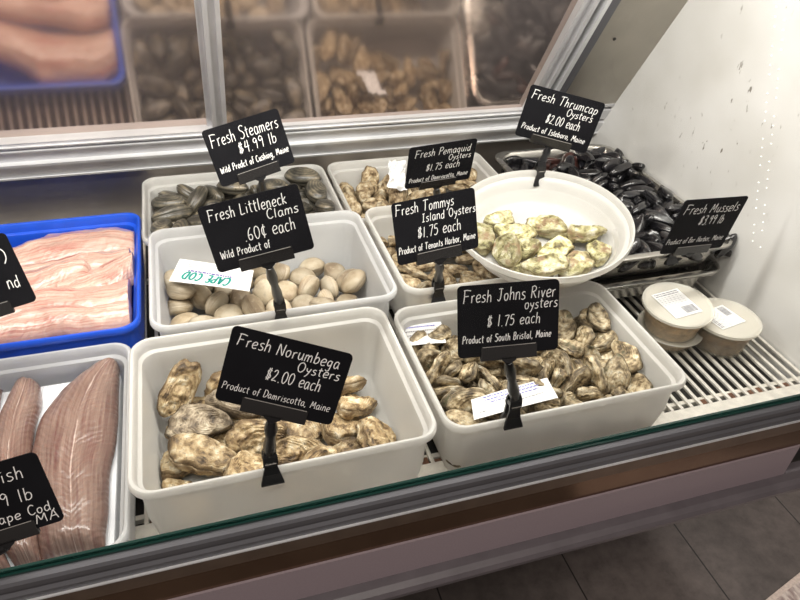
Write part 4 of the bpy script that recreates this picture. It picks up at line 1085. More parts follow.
['steamer',1,0.1897,1.3268,0.6427,0.854,0.263,-0.321,0.314],
['steamer',2,0.0458,1.2833,0.6247,0.068,0.007,0.052,0.996],
['steamer',4,-0.0758,1.3061,0.6355,0.424,-0.68,0.561,-0.207],
['steamer',4,0.0461,1.1949,0.6659,0.756,0.078,-0.193,-0.621],
['steamer',1,0.1349,1.3259,0.6348,0.24,0.266,-0.753,-0.552],
['steamer',4,0.2359,1.2415,0.641,0.145,-0.331,0.697,0.62],
['steamer',4,0.2129,1.2664,0.6254,0.0,0.048,-0.998,-0.046],
['steamer',5,0.0367,1.2358,0.6292,0.127,-0.282,-0.949,0.056],
['steamer',1,-0.0572,1.2742,0.6655,0.137,0.054,-0.293,-0.945],
['steamer',5,0.0085,1.1774,0.6467,0.924,0.185,0.125,-0.312],
['steamer',3,0.1527,1.2887,0.6242,0.041,0.008,-0.047,-0.998],
['steamer',3,0.2064,1.2663,0.6574,0.854,0.508,0.087,-0.075],
['steamer',4,0.1689,1.2084,0.6382,0.745,0.211,-0.249,0.582],
['steamer',2,0.0289,1.3619,0.6549,0.322,0.353,0.707,0.522],
['steamer',1,-0.0023,1.224,0.6597,0.422,-0.003,0.51,0.749],
['steamer',1,0.1665,1.2491,0.6378,0.437,-0.857,0.274,-0.016],
['steamer',0,0.2521,1.289,0.6367,0.688,0.176,0.52,0.476],
['steamer',3,0.1415,1.2985,0.6518,0.167,0.203,-0.887,-0.379],
['steamer',0,0.0813,1.372,0.6515,0.006,0.997,-0.04,-0.068],
['steamer',2,0.1043,1.1805,0.6658,0.082,0.9,0.09,-0.418],
['steamer',0,0.0935,1.2843,0.643,0.734,0.432,0.337,-0.402],
['steamer',1,0.1967,1.2951,0.654,0.763,0.634,0.05,0.12],
['steamer',3,0.1829,1.3774,0.6372,0.77,-0.59,0.081,0.231],
['steamer',5,-0.0405,1.184,0.6612,0.323,-0.561,0.76,0.062],
['steamer',3,0.0734,1.3512,0.6758,0.006,-0.249,-0.969,-0.004],
['steamer',2,0.155,1.1758,0.6408,0.671,0.176,-0.4,0.599],
['steamer',2,0.0835,1.3188,0.6447,0.751,0.415,0.095,0.505],
['steamer',4,0.1884,1.2358,0.6732,0.055,0.99,0.075,-0.111],
['steamer',5,0.2433,1.2917,0.6796,0.686,-0.037,0.093,-0.72],
['steamer',0,-0.0784,1.2128,0.6706,0.117,0.721,0.682,-0.037],
['steamer',4,-0.0052,1.3283,0.6652,0.349,0.361,-0.349,-0.791],
['steamer',5,0.0754,1.2299,0.6504,0.007,0.357,0.928,-0.103],
['steamer',3,0.1357,1.3728,0.6401,0.145,-0.434,0.022,-0.889],
['steamer',0,0.2454,1.2103,0.6836,0.666,-0.153,-0.069,-0.727],
['steamer',1,0.1606,1.3374,0.6741,0.381,-0.087,0.041,0.92],
['steamer',2,0.0521,1.2806,0.6537,0.318,-0.014,0.346,0.883],
['steamer',0,-0.0627,1.3233,0.6658,0.042,0.165,0.984,0.043]],
'pemaquid': [['pemaquid',0,0.3518,1.3494,0.6154,0.044,-0.479,0.876,-0.039],
['pemaquid',1,0.5272,1.326,0.6232,0.012,0.167,0.014,-0.986],
['pemaquid',4,0.5988,1.3224,0.6161,0.96,-0.009,0.051,0.273],
['pemaquid',3,0.3268,1.3593,0.634,0.659,-0.077,-0.161,0.73],
['pemaquid',0,0.4247,1.3559,0.638,0.396,0.152,0.083,-0.902],
['pemaquid',4,0.5003,1.3495,0.6227,0.399,0.797,0.446,-0.086],
['pemaquid',4,0.5939,1.3196,0.6365,0.664,-0.065,0.147,0.73],
['pemaquid',2,0.3764,1.1933,0.6628,0.522,-0.315,-0.509,0.608],
['pemaquid',3,0.3244,1.3194,0.6309,0.527,-0.6,0.592,0.107],
['pemaquid',0,0.4018,1.1971,0.6436,0.591,-0.618,0.255,-0.451],
['pemaquid',2,0.4277,1.3413,0.6532,0.2,-0.451,0.838,0.232],
['pemaquid',0,0.4847,1.2229,0.6295,0.069,0.31,-0.345,-0.883],
['pemaquid',1,0.5042,1.374,0.632,0.467,0.648,0.548,-0.248],
['pemaquid',4,0.6047,1.2351,0.6207,0.103,-0.369,0.76,-0.525],
['pemaquid',0,0.6163,1.3505,0.6261,0.188,-0.049,-0.853,0.485],
['pemaquid',0,0.3445,1.1847,0.6532,0.526,-0.277,-0.184,0.783],
['pemaquid',2,0.3205,1.2831,0.6403,0.121,-0.826,0.549,0.043],
['pemaquid',3,0.4246,1.2205,0.6419,0.012,0.542,0.823,-0.169],
['pemaquid',0,0.3983,1.3056,0.6345,0.196,0.713,0.582,-0.337],
['pemaquid',3,0.4668,1.2342,0.6335,0.091,-0.544,0.695,-0.462],
['pemaquid',0,0.467,1.3749,0.6429,0.632,0.186,-0.748,-0.087],
['pemaquid',0,0.6378,1.2376,0.6322,0.146,-0.671,-0.559,0.465],
['pemaquid',2,0.6057,1.3766,0.638,0.607,-0.365,0.417,0.569],
['pemaquid',0,0.362,1.3169,0.6512,0.844,0.109,-0.067,0.52],
['pemaquid',1,0.4278,1.2747,0.6542,0.028,-0.762,-0.368,-0.532],
['pemaquid',3,0.3704,1.2492,0.6147,0.035,0.334,-0.941,0.034],
['pemaquid',2,0.4601,1.2674,0.6432,0.316,0.123,0.94,-0.033],
['pemaquid',3,0.4583,1.3273,0.6284,0.246,-0.771,0.54,0.229],
['pemaquid',3,0.5943,1.255,0.6252,0.236,-0.097,0.893,-0.37],
['pemaquid',4,0.6396,1.3667,0.6329,0.679,0.521,-0.511,0.082],
['pemaquid',4,0.314,1.2053,0.6319,0.64,0.233,0.721,0.127],
['pemaquid',0,0.3924,1.3808,0.6433,0.435,-0.469,-0.594,-0.489],
['pemaquid',0,0.4353,1.2999,0.6439,0.673,0.4,-0.523,0.337],
['pemaquid',1,0.5114,1.2621,0.6328,0.416,-0.803,0.405,0.133],
['pemaquid',1,0.5217,1.295,0.6307,0.108,-0.513,-0.594,-0.61],
['pemaquid',1,0.636,1.3011,0.6311,0.484,0.55,-0.679,0.05],
['pemaquid',3,0.3255,1.2642,0.6147,0.045,-0.727,-0.685,-0.018],
['pemaquid',3,0.3753,1.3425,0.6393,0.89,0.175,-0.036,0.419],
['pemaquid',0,0.4782,1.2916,0.6239,0.699,-0.492,-0.455,0.25],
['pemaquid',1,0.5593,1.3656,0.6205,0.094,0.328,-0.937,0.081],
['pemaquid',2,0.5511,1.2448,0.6151,0.028,0.719,0.694,-0.043],
['pemaquid',2,0.6103,1.2833,0.6216,0.758,0.635,-0.131,-0.072],
['pemaquid',1,0.3771,1.2617,0.6408,0.172,-0.972,0.132,0.09],
['pemaquid',0,0.3835,1.2891,0.6189,0.009,-0.116,-0.958,0.263]],
'mussel': [['mussel',1,0.7397,0.9125,0.6703,0.032,0.784,-0.619,0.028],
['mussel',4,0.7347,1.2237,0.669,0.022,-0.269,-0.963,-0.012],
['mussel',0,0.7281,1.304,0.6709,0.241,0.087,-0.668,-0.699],
['mussel',1,0.812,0.9287,0.6702,0.018,0.178,-0.984,-0.008],
['mussel',0,0.8114,1.1375,0.6702,0.015,-0.814,-0.581,0.006],
['mussel',1,0.8155,1.2214,0.6703,0.005,0.068,-0.998,0.013],
['mussel',1,0.8095,1.3063,0.6701,0.021,0.224,-0.974,0.01],
['mussel',4,0.8828,0.9067,0.6699,0.545,0.414,0.452,0.572],
['mussel',4,0.8944,0.9862,0.669,0.016,-0.995,0.091,-0.029],
['mussel',1,0.8846,1.1546,0.6703,0.022,-0.04,0.001,-0.999],
['mussel',1,0.9098,1.2298,0.6701,0.048,0.023,-0.007,0.999],
['mussel',2,0.8871,1.2982,0.6694,0.025,-0.692,-0.722,-0.009],
['mussel',0,0.9692,0.9325,0.6703,0.014,-0.87,-0.493,0.017],
['mussel',1,0.9754,0.9893,0.6702,0.016,-0.999,0.012,-0.026],
['mussel',1,0.9768,1.0779,0.6701,0.01,-0.986,-0.164,-0.022],
['mussel',1,0.9744,1.1511,0.6705,0.825,-0.032,0.002,0.565],
['mussel',0,0.9774,1.2206,0.6701,0.16,0.02,-0.023,0.987],
['mussel',3,0.7092,0.9148,0.6696,0.717,-0.019,-0.013,-0.696],
['mussel',0,0.7437,1.2597,0.6701,0.02,0.993,0.114,0.025],
['mussel',3,0.7292,1.3265,0.67,0.985,-0.027,0.018,0.167],
['mussel',3,0.7951,0.8973,0.6754,0.335,-0.841,0.423,-0.027],
['mussel',2,0.8333,1.055,0.6701,0.561,0.421,0.444,0.558],
['mussel',1,0.7919,1.2324,0.6848,0.914,-0.14,-0.194,-0.327],
['mussel',2,0.8303,1.2969,0.6743,0.831,0.455,0.276,0.164],
['mussel',0,0.8517,0.9014,0.67,0.479,0.013,-0.016,0.878],
['mussel',4,0.872,0.9739,0.6706,0.725,0.618,-0.279,-0.123],
['mussel',0,0.9,1.1602,0.6878,0.545,-0.211,-0.118,-0.802],
['mussel',3,0.9143,1.2285,0.688,0.062,-0.664,-0.746,0.006],
['mussel',4,0.9129,1.3107,0.6691,0.607,-0.016,0.005,-0.795],
['mussel',4,0.9981,0.904,0.669,0.58,0.016,-0.02,0.814],
['mussel',2,0.9698,0.9813,0.6877,0.032,0.027,-0.082,0.996],
['mussel',2,0.9812,1.0517,0.6746,0.477,0.85,-0.048,-0.217],
['mussel',3,0.9623,1.2084,0.686,0.124,0.251,-0.656,-0.701],
['mussel',4,0.7603,0.9153,0.6694,0.894,-0.01,0.029,-0.447],
['mussel',1,0.7438,1.1865,0.6701,0.026,-0.443,-0.896,-0.003],
['mussel',3,0.7099,1.2059,0.6748,0.428,-0.484,-0.627,0.435],
['mussel',2,0.7428,1.2896,0.6767,0.342,0.332,-0.194,-0.857],
['mussel',2,0.7766,0.8829,0.6778,0.25,-0.082,0.924,0.276],
['mussel',3,0.779,0.9422,0.6744,0.108,-0.077,0.919,0.372],
['mussel',4,0.8496,1.0455,0.673,0.521,-0.457,0.414,-0.59],
['mussel',0,0.7751,1.1576,0.673,0.507,0.677,0.472,0.249],
['mussel',0,0.8502,1.2901,0.6777,0.405,-0.858,-0.171,0.265],
['mussel',4,0.8237,0.9013,0.6737,0.542,0.428,-0.249,-0.679],
['mussel',1,0.9093,1.006,0.671,0.167,0.279,0.703,0.632],
['mussel',3,0.9276,1.1768,0.6696,0.01,0.785,-0.62,0.021],
['mussel',0,0.8563,1.218,0.6749,0.715,-0.56,-0.303,0.288],
['mussel',3,0.9183,1.2709,0.6696,0.554,-0.021,-0.009,-0.832],
['mussel',4,0.9909,0.8825,0.6871,0.533,-0.676,-0.3,-0.412],
['mussel',3,0.9691,1.0051,0.682,0.301,-0.142,-0.49,-0.805],
['mussel',1,0.9762,1.0304,0.6757,0.785,-0.609,-0.002,-0.113],
['mussel',0,0.9765,1.1102,0.6786,0.846,-0.093,-0.267,0.453],
['mussel',1,0.9998,1.2824,0.6859,0.233,0.658,0.284,0.658],
['mussel',3,0.8112,0.9051,0.6876,0.25,0.591,0.661,0.389],
['mussel',3,0.8531,1.0492,0.6904,0.04,0.119,0.119,0.985],
['mussel',2,0.8117,1.1667,0.6826,0.858,-0.298,-0.207,-0.364],
['mussel',0,0.8237,1.2679,0.6708,0.128,0.139,0.621,0.761],
['mussel',3,0.8523,1.2736,0.6931,0.228,0.809,0.403,0.362],
['mussel',4,0.912,1.0923,0.6771,0.229,-0.939,0.051,0.25],
['mussel',4,0.9197,1.186,0.6899,0.433,-0.199,-0.083,-0.875],
['mussel',3,0.8782,1.2112,0.6777,0.369,0.196,0.166,-0.894],
['mussel',3,0.9037,1.2669,0.6871,0.257,0.255,-0.717,-0.596],
['mussel',3,0.9437,0.8999,0.6812,0.411,-0.48,-0.238,0.737],
['mussel',1,0.9729,1.0162,0.6988,0.091,0.03,-0.904,0.417],
['mussel',2,0.9314,1.0432,0.6831,0.803,-0.528,0.035,0.273],
['mussel',4,0.9469,1.1208,0.6707,0.097,0.561,0.786,0.239],
['mussel',1,0.9394,1.2638,0.68,0.195,0.647,-0.683,-0.277],
['mussel',4,0.8438,0.9012,0.6914,0.539,-0.611,0.413,-0.407],
['mussel',1,0.854,1.0739,0.6882,0.007,-0.342,-0.776,0.53],
['mussel',1,0.8357,1.1722,0.6769,0.537,-0.288,-0.59,0.53],
['mussel',0,0.8011,1.2562,0.6804,0.808,0.521,-0.259,0.093],
['mussel',4,0.8344,1.3218,0.6847,0.132,-0.122,-0.112,-0.977],
['mussel',0,0.8869,0.9413,0.6777,0.877,-0.308,0.298,-0.216],
['mussel',1,0.9247,0.9659,0.671,0.748,0.652,0.027,0.124],
['mussel',2,0.9028,1.0368,0.6744,0.047,0.171,-0.698,0.693],
['mussel',2,0.8973,1.1924,0.6757,0.613,-0.515,-0.538,0.265],
['mussel',3,0.8682,1.2188,0.6967,0.014,-0.955,0.271,-0.12],
['mussel',3,0.8745,1.2531,0.676,0.004,0.245,-0.713,0.657],
['mussel',3,0.9721,0.8866,0.6881,0.457,-0.281,0.513,0.67],
['mussel',2,0.9581,1.0378,0.6901,0.697,0.654,0.032,0.292],
['mussel',2,0.925,1.0651,0.6743,0.135,-0.36,0.646,-0.66],
['mussel',2,0.9513,1.1706,0.6726,0.642,0.188,0.334,0.664],
['mussel',1,0.9512,1.2283,0.689,0.128,-0.371,0.848,-0.356],
['mussel',2,0.9537,1.3187,0.6693,0.344,0.236,-0.615,-0.669],
['mussel',3,0.8522,0.9395,0.6811,0.703,0.122,-0.472,-0.518],
['mussel',4,0.8196,1.1165,0.6839,0.621,0.451,-0.255,-0.588],
['mussel',4,0.8452,1.139,0.6776,0.772,0.066,0.305,-0.554],
['mussel',0,0.7674,1.2266,0.6745,0.319,0.051,0.514,0.795],
['mussel',1,0.7768,1.3166,0.6707,0.897,0.067,0.044,0.435],
['mussel',0,0.9203,0.9226,0.6705,0.454,0.466,0.466,0.6],
['mussel',1,0.8996,0.9654,0.6892,0.316,0.737,-0.58,-0.143],
['mussel',2,0.8637,1.0205,0.6834,0.694,-0.125,-0.31,-0.637],
['mussel',3,0.8704,1.1724,0.6803,0.771,-0.573,-0.232,-0.154],
['mussel',0,0.8429,1.2106,0.6916,0.146,-0.857,0.46,-0.182],
['mussel',0,0.8731,1.2845,0.6802,0.055,0.555,-0.661,-0.503],
['mussel',0,0.9347,1.0097,0.6906,0.632,-0.056,-0.342,0.693],
['mussel',4,0.9404,1.0764,0.6844,0.063,-0.876,-0.44,0.186],
['mussel',4,0.9667,1.178,0.68,0.464,0.376,-0.774,-0.208],
['mussel',0,0.9418,1.1978,0.7099,0.15,-0.036,0.836,-0.527],
['mussel',1,0.9371,1.3157,0.6886,0.269,0.536,0.8,0.01],
['mussel',0,0.8277,0.9583,0.6804,0.374,-0.321,0.02,0.87],
['mussel',1,0.7945,1.0395,0.6885,0.057,0.214,-0.975,0.027],
['mussel',1,0.8021,1.103,0.6889,0.094,0.618,-0.718,-0.304],
['mussel',2,0.746,1.3367,0.6857,0.104,-0.044,-0.709,-0.696],
['mussel',0,0.9323,0.9304,0.6896,0.236,0.708,0.647,0.156],
['mussel',0,0.8492,0.9808,0.6869,0.212,0.447,-0.012,-0.869],
['mussel',2,0.8885,1.0732,0.6881,0.053,0.852,-0.519,-0.05],
['mussel',4,0.8358,1.1145,0.6748,0.453,-0.672,0.556,-0.185],
['mussel',1,0.7738,1.1895,0.6967,0.781,0.174,0.193,0.568],
['mussel',4,0.8797,1.3372,0.6733,0.03,0.05,-0.71,0.702],
['mussel',1,0.977,0.9068,0.6864,0.027,-0.158,-0.987,-0.03],
['mussel',0,0.8913,1.0405,0.6983,0.23,0.095,-0.409,-0.878],
['mussel',1,0.9679,1.0824,0.691,0.895,-0.044,0.104,-0.431],
['mussel',1,0.9813,1.198,0.6951,0.012,0.349,-0.663,0.662],
['mussel',2,0.9154,1.3214,0.6909,0.771,0.246,-0.474,-0.347],
['mussel',0,0.7909,0.9608,0.691,0.173,0.217,0.821,0.499],
['mussel',2,0.8212,1.017,0.6759,0.019,-0.219,0.64,0.736],
['mussel',2,0.8153,1.0665,0.69,0.028,-0.11,0.627,0.771],
['mussel',2,0.7488,1.1847,0.6879,0.85,-0.021,0.069,-0.522],
['mussel',2,0.9006,0.9093,0.6787,0.604,0.358,0.041,-0.711],
['mussel',3,0.8275,0.9994,0.6929,0.741,-0.671,0.013,-0.005],
['mussel',4,0.9173,1.0765,0.6919,0.883,0.197,0.301,0.3],
['mussel',2,0.9242,1.1235,0.6745,0.722,-0.464,0.346,-0.378],
['mussel',3,0.8233,1.2042,0.7004,0.555,0.255,-0.16,-0.776],
['mussel',3,0.8771,1.3212,0.6859,0.919,0.27,-0.01,0.287],
['mussel',0,0.9549,0.9504,0.6704,0.031,0.358,-0.932,0.037],
['mussel',1,0.9766,0.995,0.7082,0.408,0.871,0.219,0.166],
['mussel',0,1.0002,1.0768,0.6922,0.527,-0.447,-0.561,0.455],
['mussel',3,0.9843,1.1578,0.6957,0.569,-0.392,-0.261,0.674],
['mussel',3,0.998,1.2114,0.704,0.301,0.549,-0.778,0.06],
['mussel',1,0.9789,1.291,0.6933,0.674,0.418,-0.481,-0.373],
['mussel',1,0.8621,0.8835,0.7097,0.729,0.086,-0.44,-0.517],
['mussel',4,0.8034,0.9784,0.6878,0.216,-0.949,0.175,-0.151],
['mussel',2,0.8595,1.1242,0.6826,0.486,0.836,0.254,-0.023],
['mussel',4,0.7686,1.2582,0.6896,0.918,-0.16,-0.055,-0.359],
['mussel',2,0.8205,1.3328,0.6744,0.143,0.024,-0.962,-0.23],
['mussel',0,0.8786,0.9123,0.6919,0.023,-0.714,-0.696,-0.071],
['mussel',3,0.8797,0.999,0.6884,0.043,0.7,-0.465,0.54],
['mussel',2,0.9171,1.1091,0.6907,0.05,-0.059,0.097,-0.992],
['mussel',2,0.8935,1.1231,0.6864,0.201,0.216,-0.708,-0.642],
['mussel',1,0.9381,1.2293,0.7069,0.082,0.186,-0.807,-0.554],
['mussel',4,0.903,1.2889,0.6847,0.935,0.026,-0.024,0.352],
['mussel',0,0.9865,0.9539,0.6859,0.581,0.707,0.347,0.205],
['mussel',2,0.9967,0.999,0.687,0.56,-0.339,-0.209,-0.727],
['mussel',3,0.944,1.0699,0.7014,0.68,-0.128,0.103,-0.715],
['mussel',0,0.9442,1.1481,0.6911,0.164,-0.041,0.658,0.733],
['mussel',3,0.9913,1.2428,0.6894,0.248,0.415,-0.718,0.501],
['mussel',4,0.9603,1.2698,0.6958,0.171,0.203,0.545,0.795],
['mussel',0,0.7372,0.9332,0.6859,0.993,-0.071,-0.041,-0.086],
['mussel',1,0.7846,1.0081,0.6842,0.147,0.286,-0.752,-0.575],
['mussel',0,0.8036,1.1912,0.6819,0.849,0.387,0.28,0.224],
['mussel',1,0.7787,1.283,0.6801,0.583,0.767,-0.154,0.218],
['mussel',3,0.7848,1.3165,0.6885,0.002,-0.982,0.187,0.035],
['mussel',2,0.9157,0.8846,0.6783,0.435,-0.869,0.135,0.196],
['mussel',1,0.9098,0.9957,0.6943,0.039,0.367,0.888,0.273],
['mussel',4,0.8623,1.0962,0.6859,0.564,-0.115,0.388,0.72],
['mussel',3,0.8795,1.1908,0.689,0.542,0.804,-0.104,0.223],
['mussel',3,0.8271,1.2422,0.7011,0.146,0.026,-0.889,-0.434],
['mussel',0,0.9013,1.2934,0.7038,0.462,0.436,0.603,0.482],
['mussel',4,0.9831,0.9082,0.7037,0.245,-0.065,0.023,-0.967],
['mussel',3,0.9779,0.9268,0.7032,0.624,0.775,0.101,0.025],
['mussel',1,0.9771,1.0759,0.7082,0.57,-0.128,0.07,-0.809],
['mussel',3,0.9508,1.1224,0.6909,0.958,0.135,-0.109,-0.228],
['mussel',0,0.9317,1.2489,0.7023,0.99,0.033,0.126,0.061],
['mussel',1,0.9755,1.3343,0.6928,0.498,-0.866,0.041,0.014],
['mussel',2,0.7777,0.9048,0.6939,0.199,-0.933,-0.172,-0.247],
['mussel',0,0.7476,0.9666,0.6883,0.9,0.18,-0.098,-0.384]],
}

# ------------------------------------------------------------------ piles of shellfish
PILE = {   # key: (object name, category, group, label)
    'norumbega': ('oyster', 'oyster', 'big tan oysters in the front left tub', None),
    'thrumcap': ('oyster', 'oyster', 'greenish oysters in the round tub', None),
    'johns': ('oyster', 'oyster', 'oysters heaped in the front right tub', 'small brown oyster in the heap around the white card in the front right tub'),
    'tommys': ('oyster', 'oyster', 'oysters in the tub beside the round tub', 'small pale brown oyster in the tub half covered by the round white tub'),
    'pemaquid': ('oyster', 'oyster', 'oysters in the back middle tub', 'small tan oyster in the back middle tub behind the mirrored doors track'),
    'littleneck': ('clam', 'clam', 'pale clams in the middle left tub', 'pale round hard clam in the middle left tub with the white tag'),
    'steamer': ('clam', 'clam', 'dark clams in the back left tub', 'dark oval soft clam in the back left tub against the steel backsplash'),
    'mussel': ('mussel', 'mussel', 'black mussels heaped in the steel pan', 'glossy black mussel in the heap in the steel pan by the white end panel'),
}
PILE['pemaquid'] = ('oyster', 'oyster', 'oysters in the back middle tub', 'small tan oyster in the back middle tub with the crumpled paper')
LABELS = {}
LABELS = {('norumbega', 0): 'tan oyster end showing in the lowest front left corner of the front left tub',
 ('norumbega', 1): 'tan oyster squeezed between the front left tub wall at left and its largest oyster',
 ('norumbega', 2): 'tan oyster mostly buried between the grey ridged oyster and the sign neck',
 ('norumbega', 3): 'pale tan oyster just right of the neck of the Norumbega sign',
 ('norumbega', 4): 'oyster just visible under the grey and upright oysters in the front left tub',
 ('norumbega', 5): 'piece of tan oyster between the two rightmost oysters at the front left tub rim',
 ('norumbega', 6): 'grey ridged oyster, the large one at the left of the front left tub',
 ('norumbega', 7): 'grey oyster mostly hidden behind the Norumbega sign board',
 ('norumbega', 8): 'big tan oyster directly left of the sign neck in the front left tub',
 ('norumbega', 9): 'largest tan oyster, lying at the front left below the grey ridged one',
 ('norumbega', 10): 'tan oyster by the rim immediately left of the clip in the front left tub',
 ('norumbega', 11): 'tan oyster half hidden behind the upper left edge of the Norumbega sign',
 ('norumbega', 12): 'tan oyster by the rim immediately right of the clip in the front left tub',
 ('norumbega', 13): 'low tan oyster at the front rim, second to the right of the clip',
 ('norumbega', 14): 'tan oyster hidden behind the right end of the Norumbega sign near the back wall',
 ('norumbega', 15): 'tan oyster right below the lower right corner of the Norumbega sign',
 ('norumbega', 16): 'rightmost tan oyster in the front left tub, by the front rim',
 ('norumbega', 17): 'tan oyster right of the Norumbega sign, behind the rightmost oyster',
 ('norumbega', 18): 'tan oyster leaning upright against the left wall, highest in the front left tub',
 ('norumbega', 19): 'grey oyster poking out left of the Norumbega sign, behind the ridged grey one',
 ('thrumcap', 0): 'greenish oyster at the back left in the round tub, brown at its left side',
 ('thrumcap', 1): 'leftmost greenish oyster in the round tub, beside the Tommys sign',
 ('thrumcap', 2): 'greenish oyster between the back left and rounded front left ones in the round tub',
 ('thrumcap', 3): 'greenish oyster at the back centre of the round tub, below the clip',
 ('thrumcap', 4): 'rounded greenish oyster at the front left of the round tub',
 ('thrumcap', 5): 'greenish oyster tucked right of the rounded front left one in the round tub',
 ('thrumcap', 6): 'greenish oyster slanting up to the right in the middle of the round tub',
 ('thrumcap', 7): 'greenish oyster almost hidden beneath the long front one in the round tub',
 ('thrumcap', 8): 'greenish oyster at the front right of the round tub, right of the long front one',
 ('thrumcap', 9): 'dull green pointed oyster at the back right of the round tub',
 ('thrumcap', 10): 'rightmost greenish oyster in the round tub, standing alone by its wall',
 ('thrumcap', 11): 'long greenish oyster along the front edge of the round tub'}
def build_piles():
    for key, poses in POSES.items():
        nm, cat, grp, lab = PILE[key]
        for n, p in enumerate(poses):
            vk, vi, x, y, z, qw, qx, qy, qz = p
            v = VARS[vk][vi][0]; q = Quaternion((qw, qx, qy, qz))
            lb = LABELS.get((key, n)) or lab or nm
            if isinstance(v, list):
                e = empty(nm, (x, y, z), q); tag(e, lb, cat, grp)
                for pn, me in v: obj(pn, me, None, e)
            else:
                me = v
                if key == 'mussel' and (n * 7) % 10 < 2 and x < 1.36 * U and y > 1.75 * U:
                    me = RED[vi]; lb = 'reddish brown mussel at the back left of the mussel heap'
                o = obj(nm, me, None); o.location = (x, y, z); o.rotation_mode = 'QUATERNION'; o.rotation_quaternion = q; tag(o, lb, cat, grp)
RED = []
for (v, L_, W_) in VARS['mussel']:
    c = v.copy(); c.materials.clear(); c.materials.append(M['mussel_red']); RED.append(c)

# ------------------------------------------------------------------ build everything
build_case(); build_rack(); build_pans()
make_bin('norumbega', 'square_tub', M['bin'], 'front left white plastic tub of large tan oysters', 'tub', 'square white plastic tubs')
make_bin('johns', 'square_tub', M['bin'], 'front right white plastic tub heaped with small brown oysters', 'tub', 'square white plastic tubs')
make_bin('littleneck', 'square_tub', M['bin_clear'], 'middle left white plastic tub of pale round clams', 'tub', 'square white plastic tubs')
make_bin('tommys', 'square_tub', M['bin'], 'middle white plastic tub of oysters, half covered by the round tub', 'tub', 'square white plastic tubs')
make_bin('steamer', 'square_tub', M['bin'], 'back left white plastic tub of dark clams', 'tub', 'square white plastic tubs')
make_bin('pemaquid', 'square_tub', M['bin'], 'back middle white plastic tub of tan oysters and crumpled paper', 'tub', 'square white plastic tubs')
make_bin('', 'fish_tub', M['blue'], 'bright blue plastic tub of pale pink fish fillets', 'tub', None, dims=(-1.0, -.176, 1.368, 1.955, -1.03, -1.212), taper=.012)
make_bin('', 'fish_tub', M['bin_clear'], 'white plastic tub of grey brown fillets at the front left', 'tub', None, dims=(-1.0, -.200, .775, 1.362, -1.06, -1.211), taper=.010)
build_bowl()

# liner in the grey fillet tub
mb = MB(); a_, b_ = W(-.96, .812, -1.20), W(-.238, 1.322, -1.128)
mb.box(tuple(a_), tuple(b_), bev=.004)
x = a_.x + .006
while x < b_.x - .006:
    mb.tube([(x, a_.y + .004, b_.z), (x, b_.y - .004, b_.z)], .0011, 6); x += .006
tag(mb.obj('tub_liner', plain('white_liner', (.80, .82, .86), rough=.35, noise_amt=.04)), 'ribbed white liner under the grey brown fillets in their tub', 'liner')
# pink fillets in the blue tub
ZP = -1.075
gp = 'pink fish fillets in the blue tub'
pf = [
 ('broad pale pink fillet at the back edge of the blue tub', [(-60, 262), (10, 243), (60, 224), (100, 219), (139, 226)], [(-60, 285), (10, 268), (60, 256), (105, 250), (139, 250)], -1.060, .022),
 ('pink fillet second from the back of the blue tub', [(-60, 282), (10, 263), (60, 254), (100, 246), (138, 245)], [(-60, 300), (10, 284), (60, 276), (100, 268), (139, 262)], -1.055, .018),
 ('short fillet with a red tip in the middle of the blue tub', [(-60, 290), (0, 272), (40, 262), (70, 256), (90, 258)], [(-60, 318), (0, 300), (30, 290), (60, 280), (88, 268)], -1.045, .022),
 ('glossy pink fillet running to the right wall of the blue tub', [(50, 281), (75, 268), (105, 257), (128, 250), (140, 252)], [(60, 300), (85, 296), (110, 286), (130, 272), (141, 262)], -1.045, .024),
 ('largest pale fillet across the middle of the blue tub', [(-60, 318), (0, 297), (40, 282), (90, 280), (138, 272)], [(-60, 345), (0, 325), (45, 316), (95, 312), (139, 304)], -1.050, .024),
 ('smooth pale fillet near the front of the blue tub', [(-60, 330), (0, 312), (40, 303), (90, 302), (138, 296)], [(-60, 352), (0, 334), (50, 326), (100, 322), (139, 316)], -1.058, .018),
 ('thin fillet with a red end along the front of the blue tub', [(-60, 352), (0, 330), (40, 320), (80, 319), (118, 318)], [(-60, 362), (0, 343), (40, 336), (80, 331), (130, 322)], -1.066, .016),
]
for i, (lb, a, b, z, t) in enumerate(pf):
    fillet('fish_fillet', a, b, z + .012 * (i % 3) + .012, t + .012, M['fil_pink'], lb, gp, seed=i + 3, nz=.005, lim=(-.197 - .004 * ((i * 5) % 3), 1.395, 1.937))
ZG = -1.185
gf = 'grey brown fillets in the front left tub'
gz = [
 ('large grey brown fillet with a pale centre line, rightmost in its tub', [(112, 353), (90, 361), (62, 380), (38, 408), (28, 440), (26, 480), (30, 515), (36, 548)], [(127, 353), (128, 368), (121, 400), (112, 436), (106, 465), (105, 495), (103, 515), (101, 536)], -1.165, .026),
 ('grey brown fillet left of the largest one, partly behind the sign', [(18, 374), (6, 388), (-6, 412), (-14, 450), (-16, 490), (-6, 530), (10, 556)], [(36, 374), (38, 392), (31, 418), (27, 450), (30, 482), (34, 515), (36, 549)], -1.160, .024),
 ('narrow grey brown fillet at the left edge of the photo', [(-38, 385), (-50, 415), (-60, 450), (-62, 500), (-50, 550), (-35, 570)], [(-2, 378), (-8, 405), (-18, 435), (-20, 480), (-10, 520), (6, 558)], -1.165, .022),
]
for i, (lb, a, b, z, t) in enumerate(gz):
    fillet('fish_fillet', a, b, -1.082, .030, M['fil_grey'], lb, gf, seed=i + 13, nz=.003, lim=(-.238, .80, 1.33))

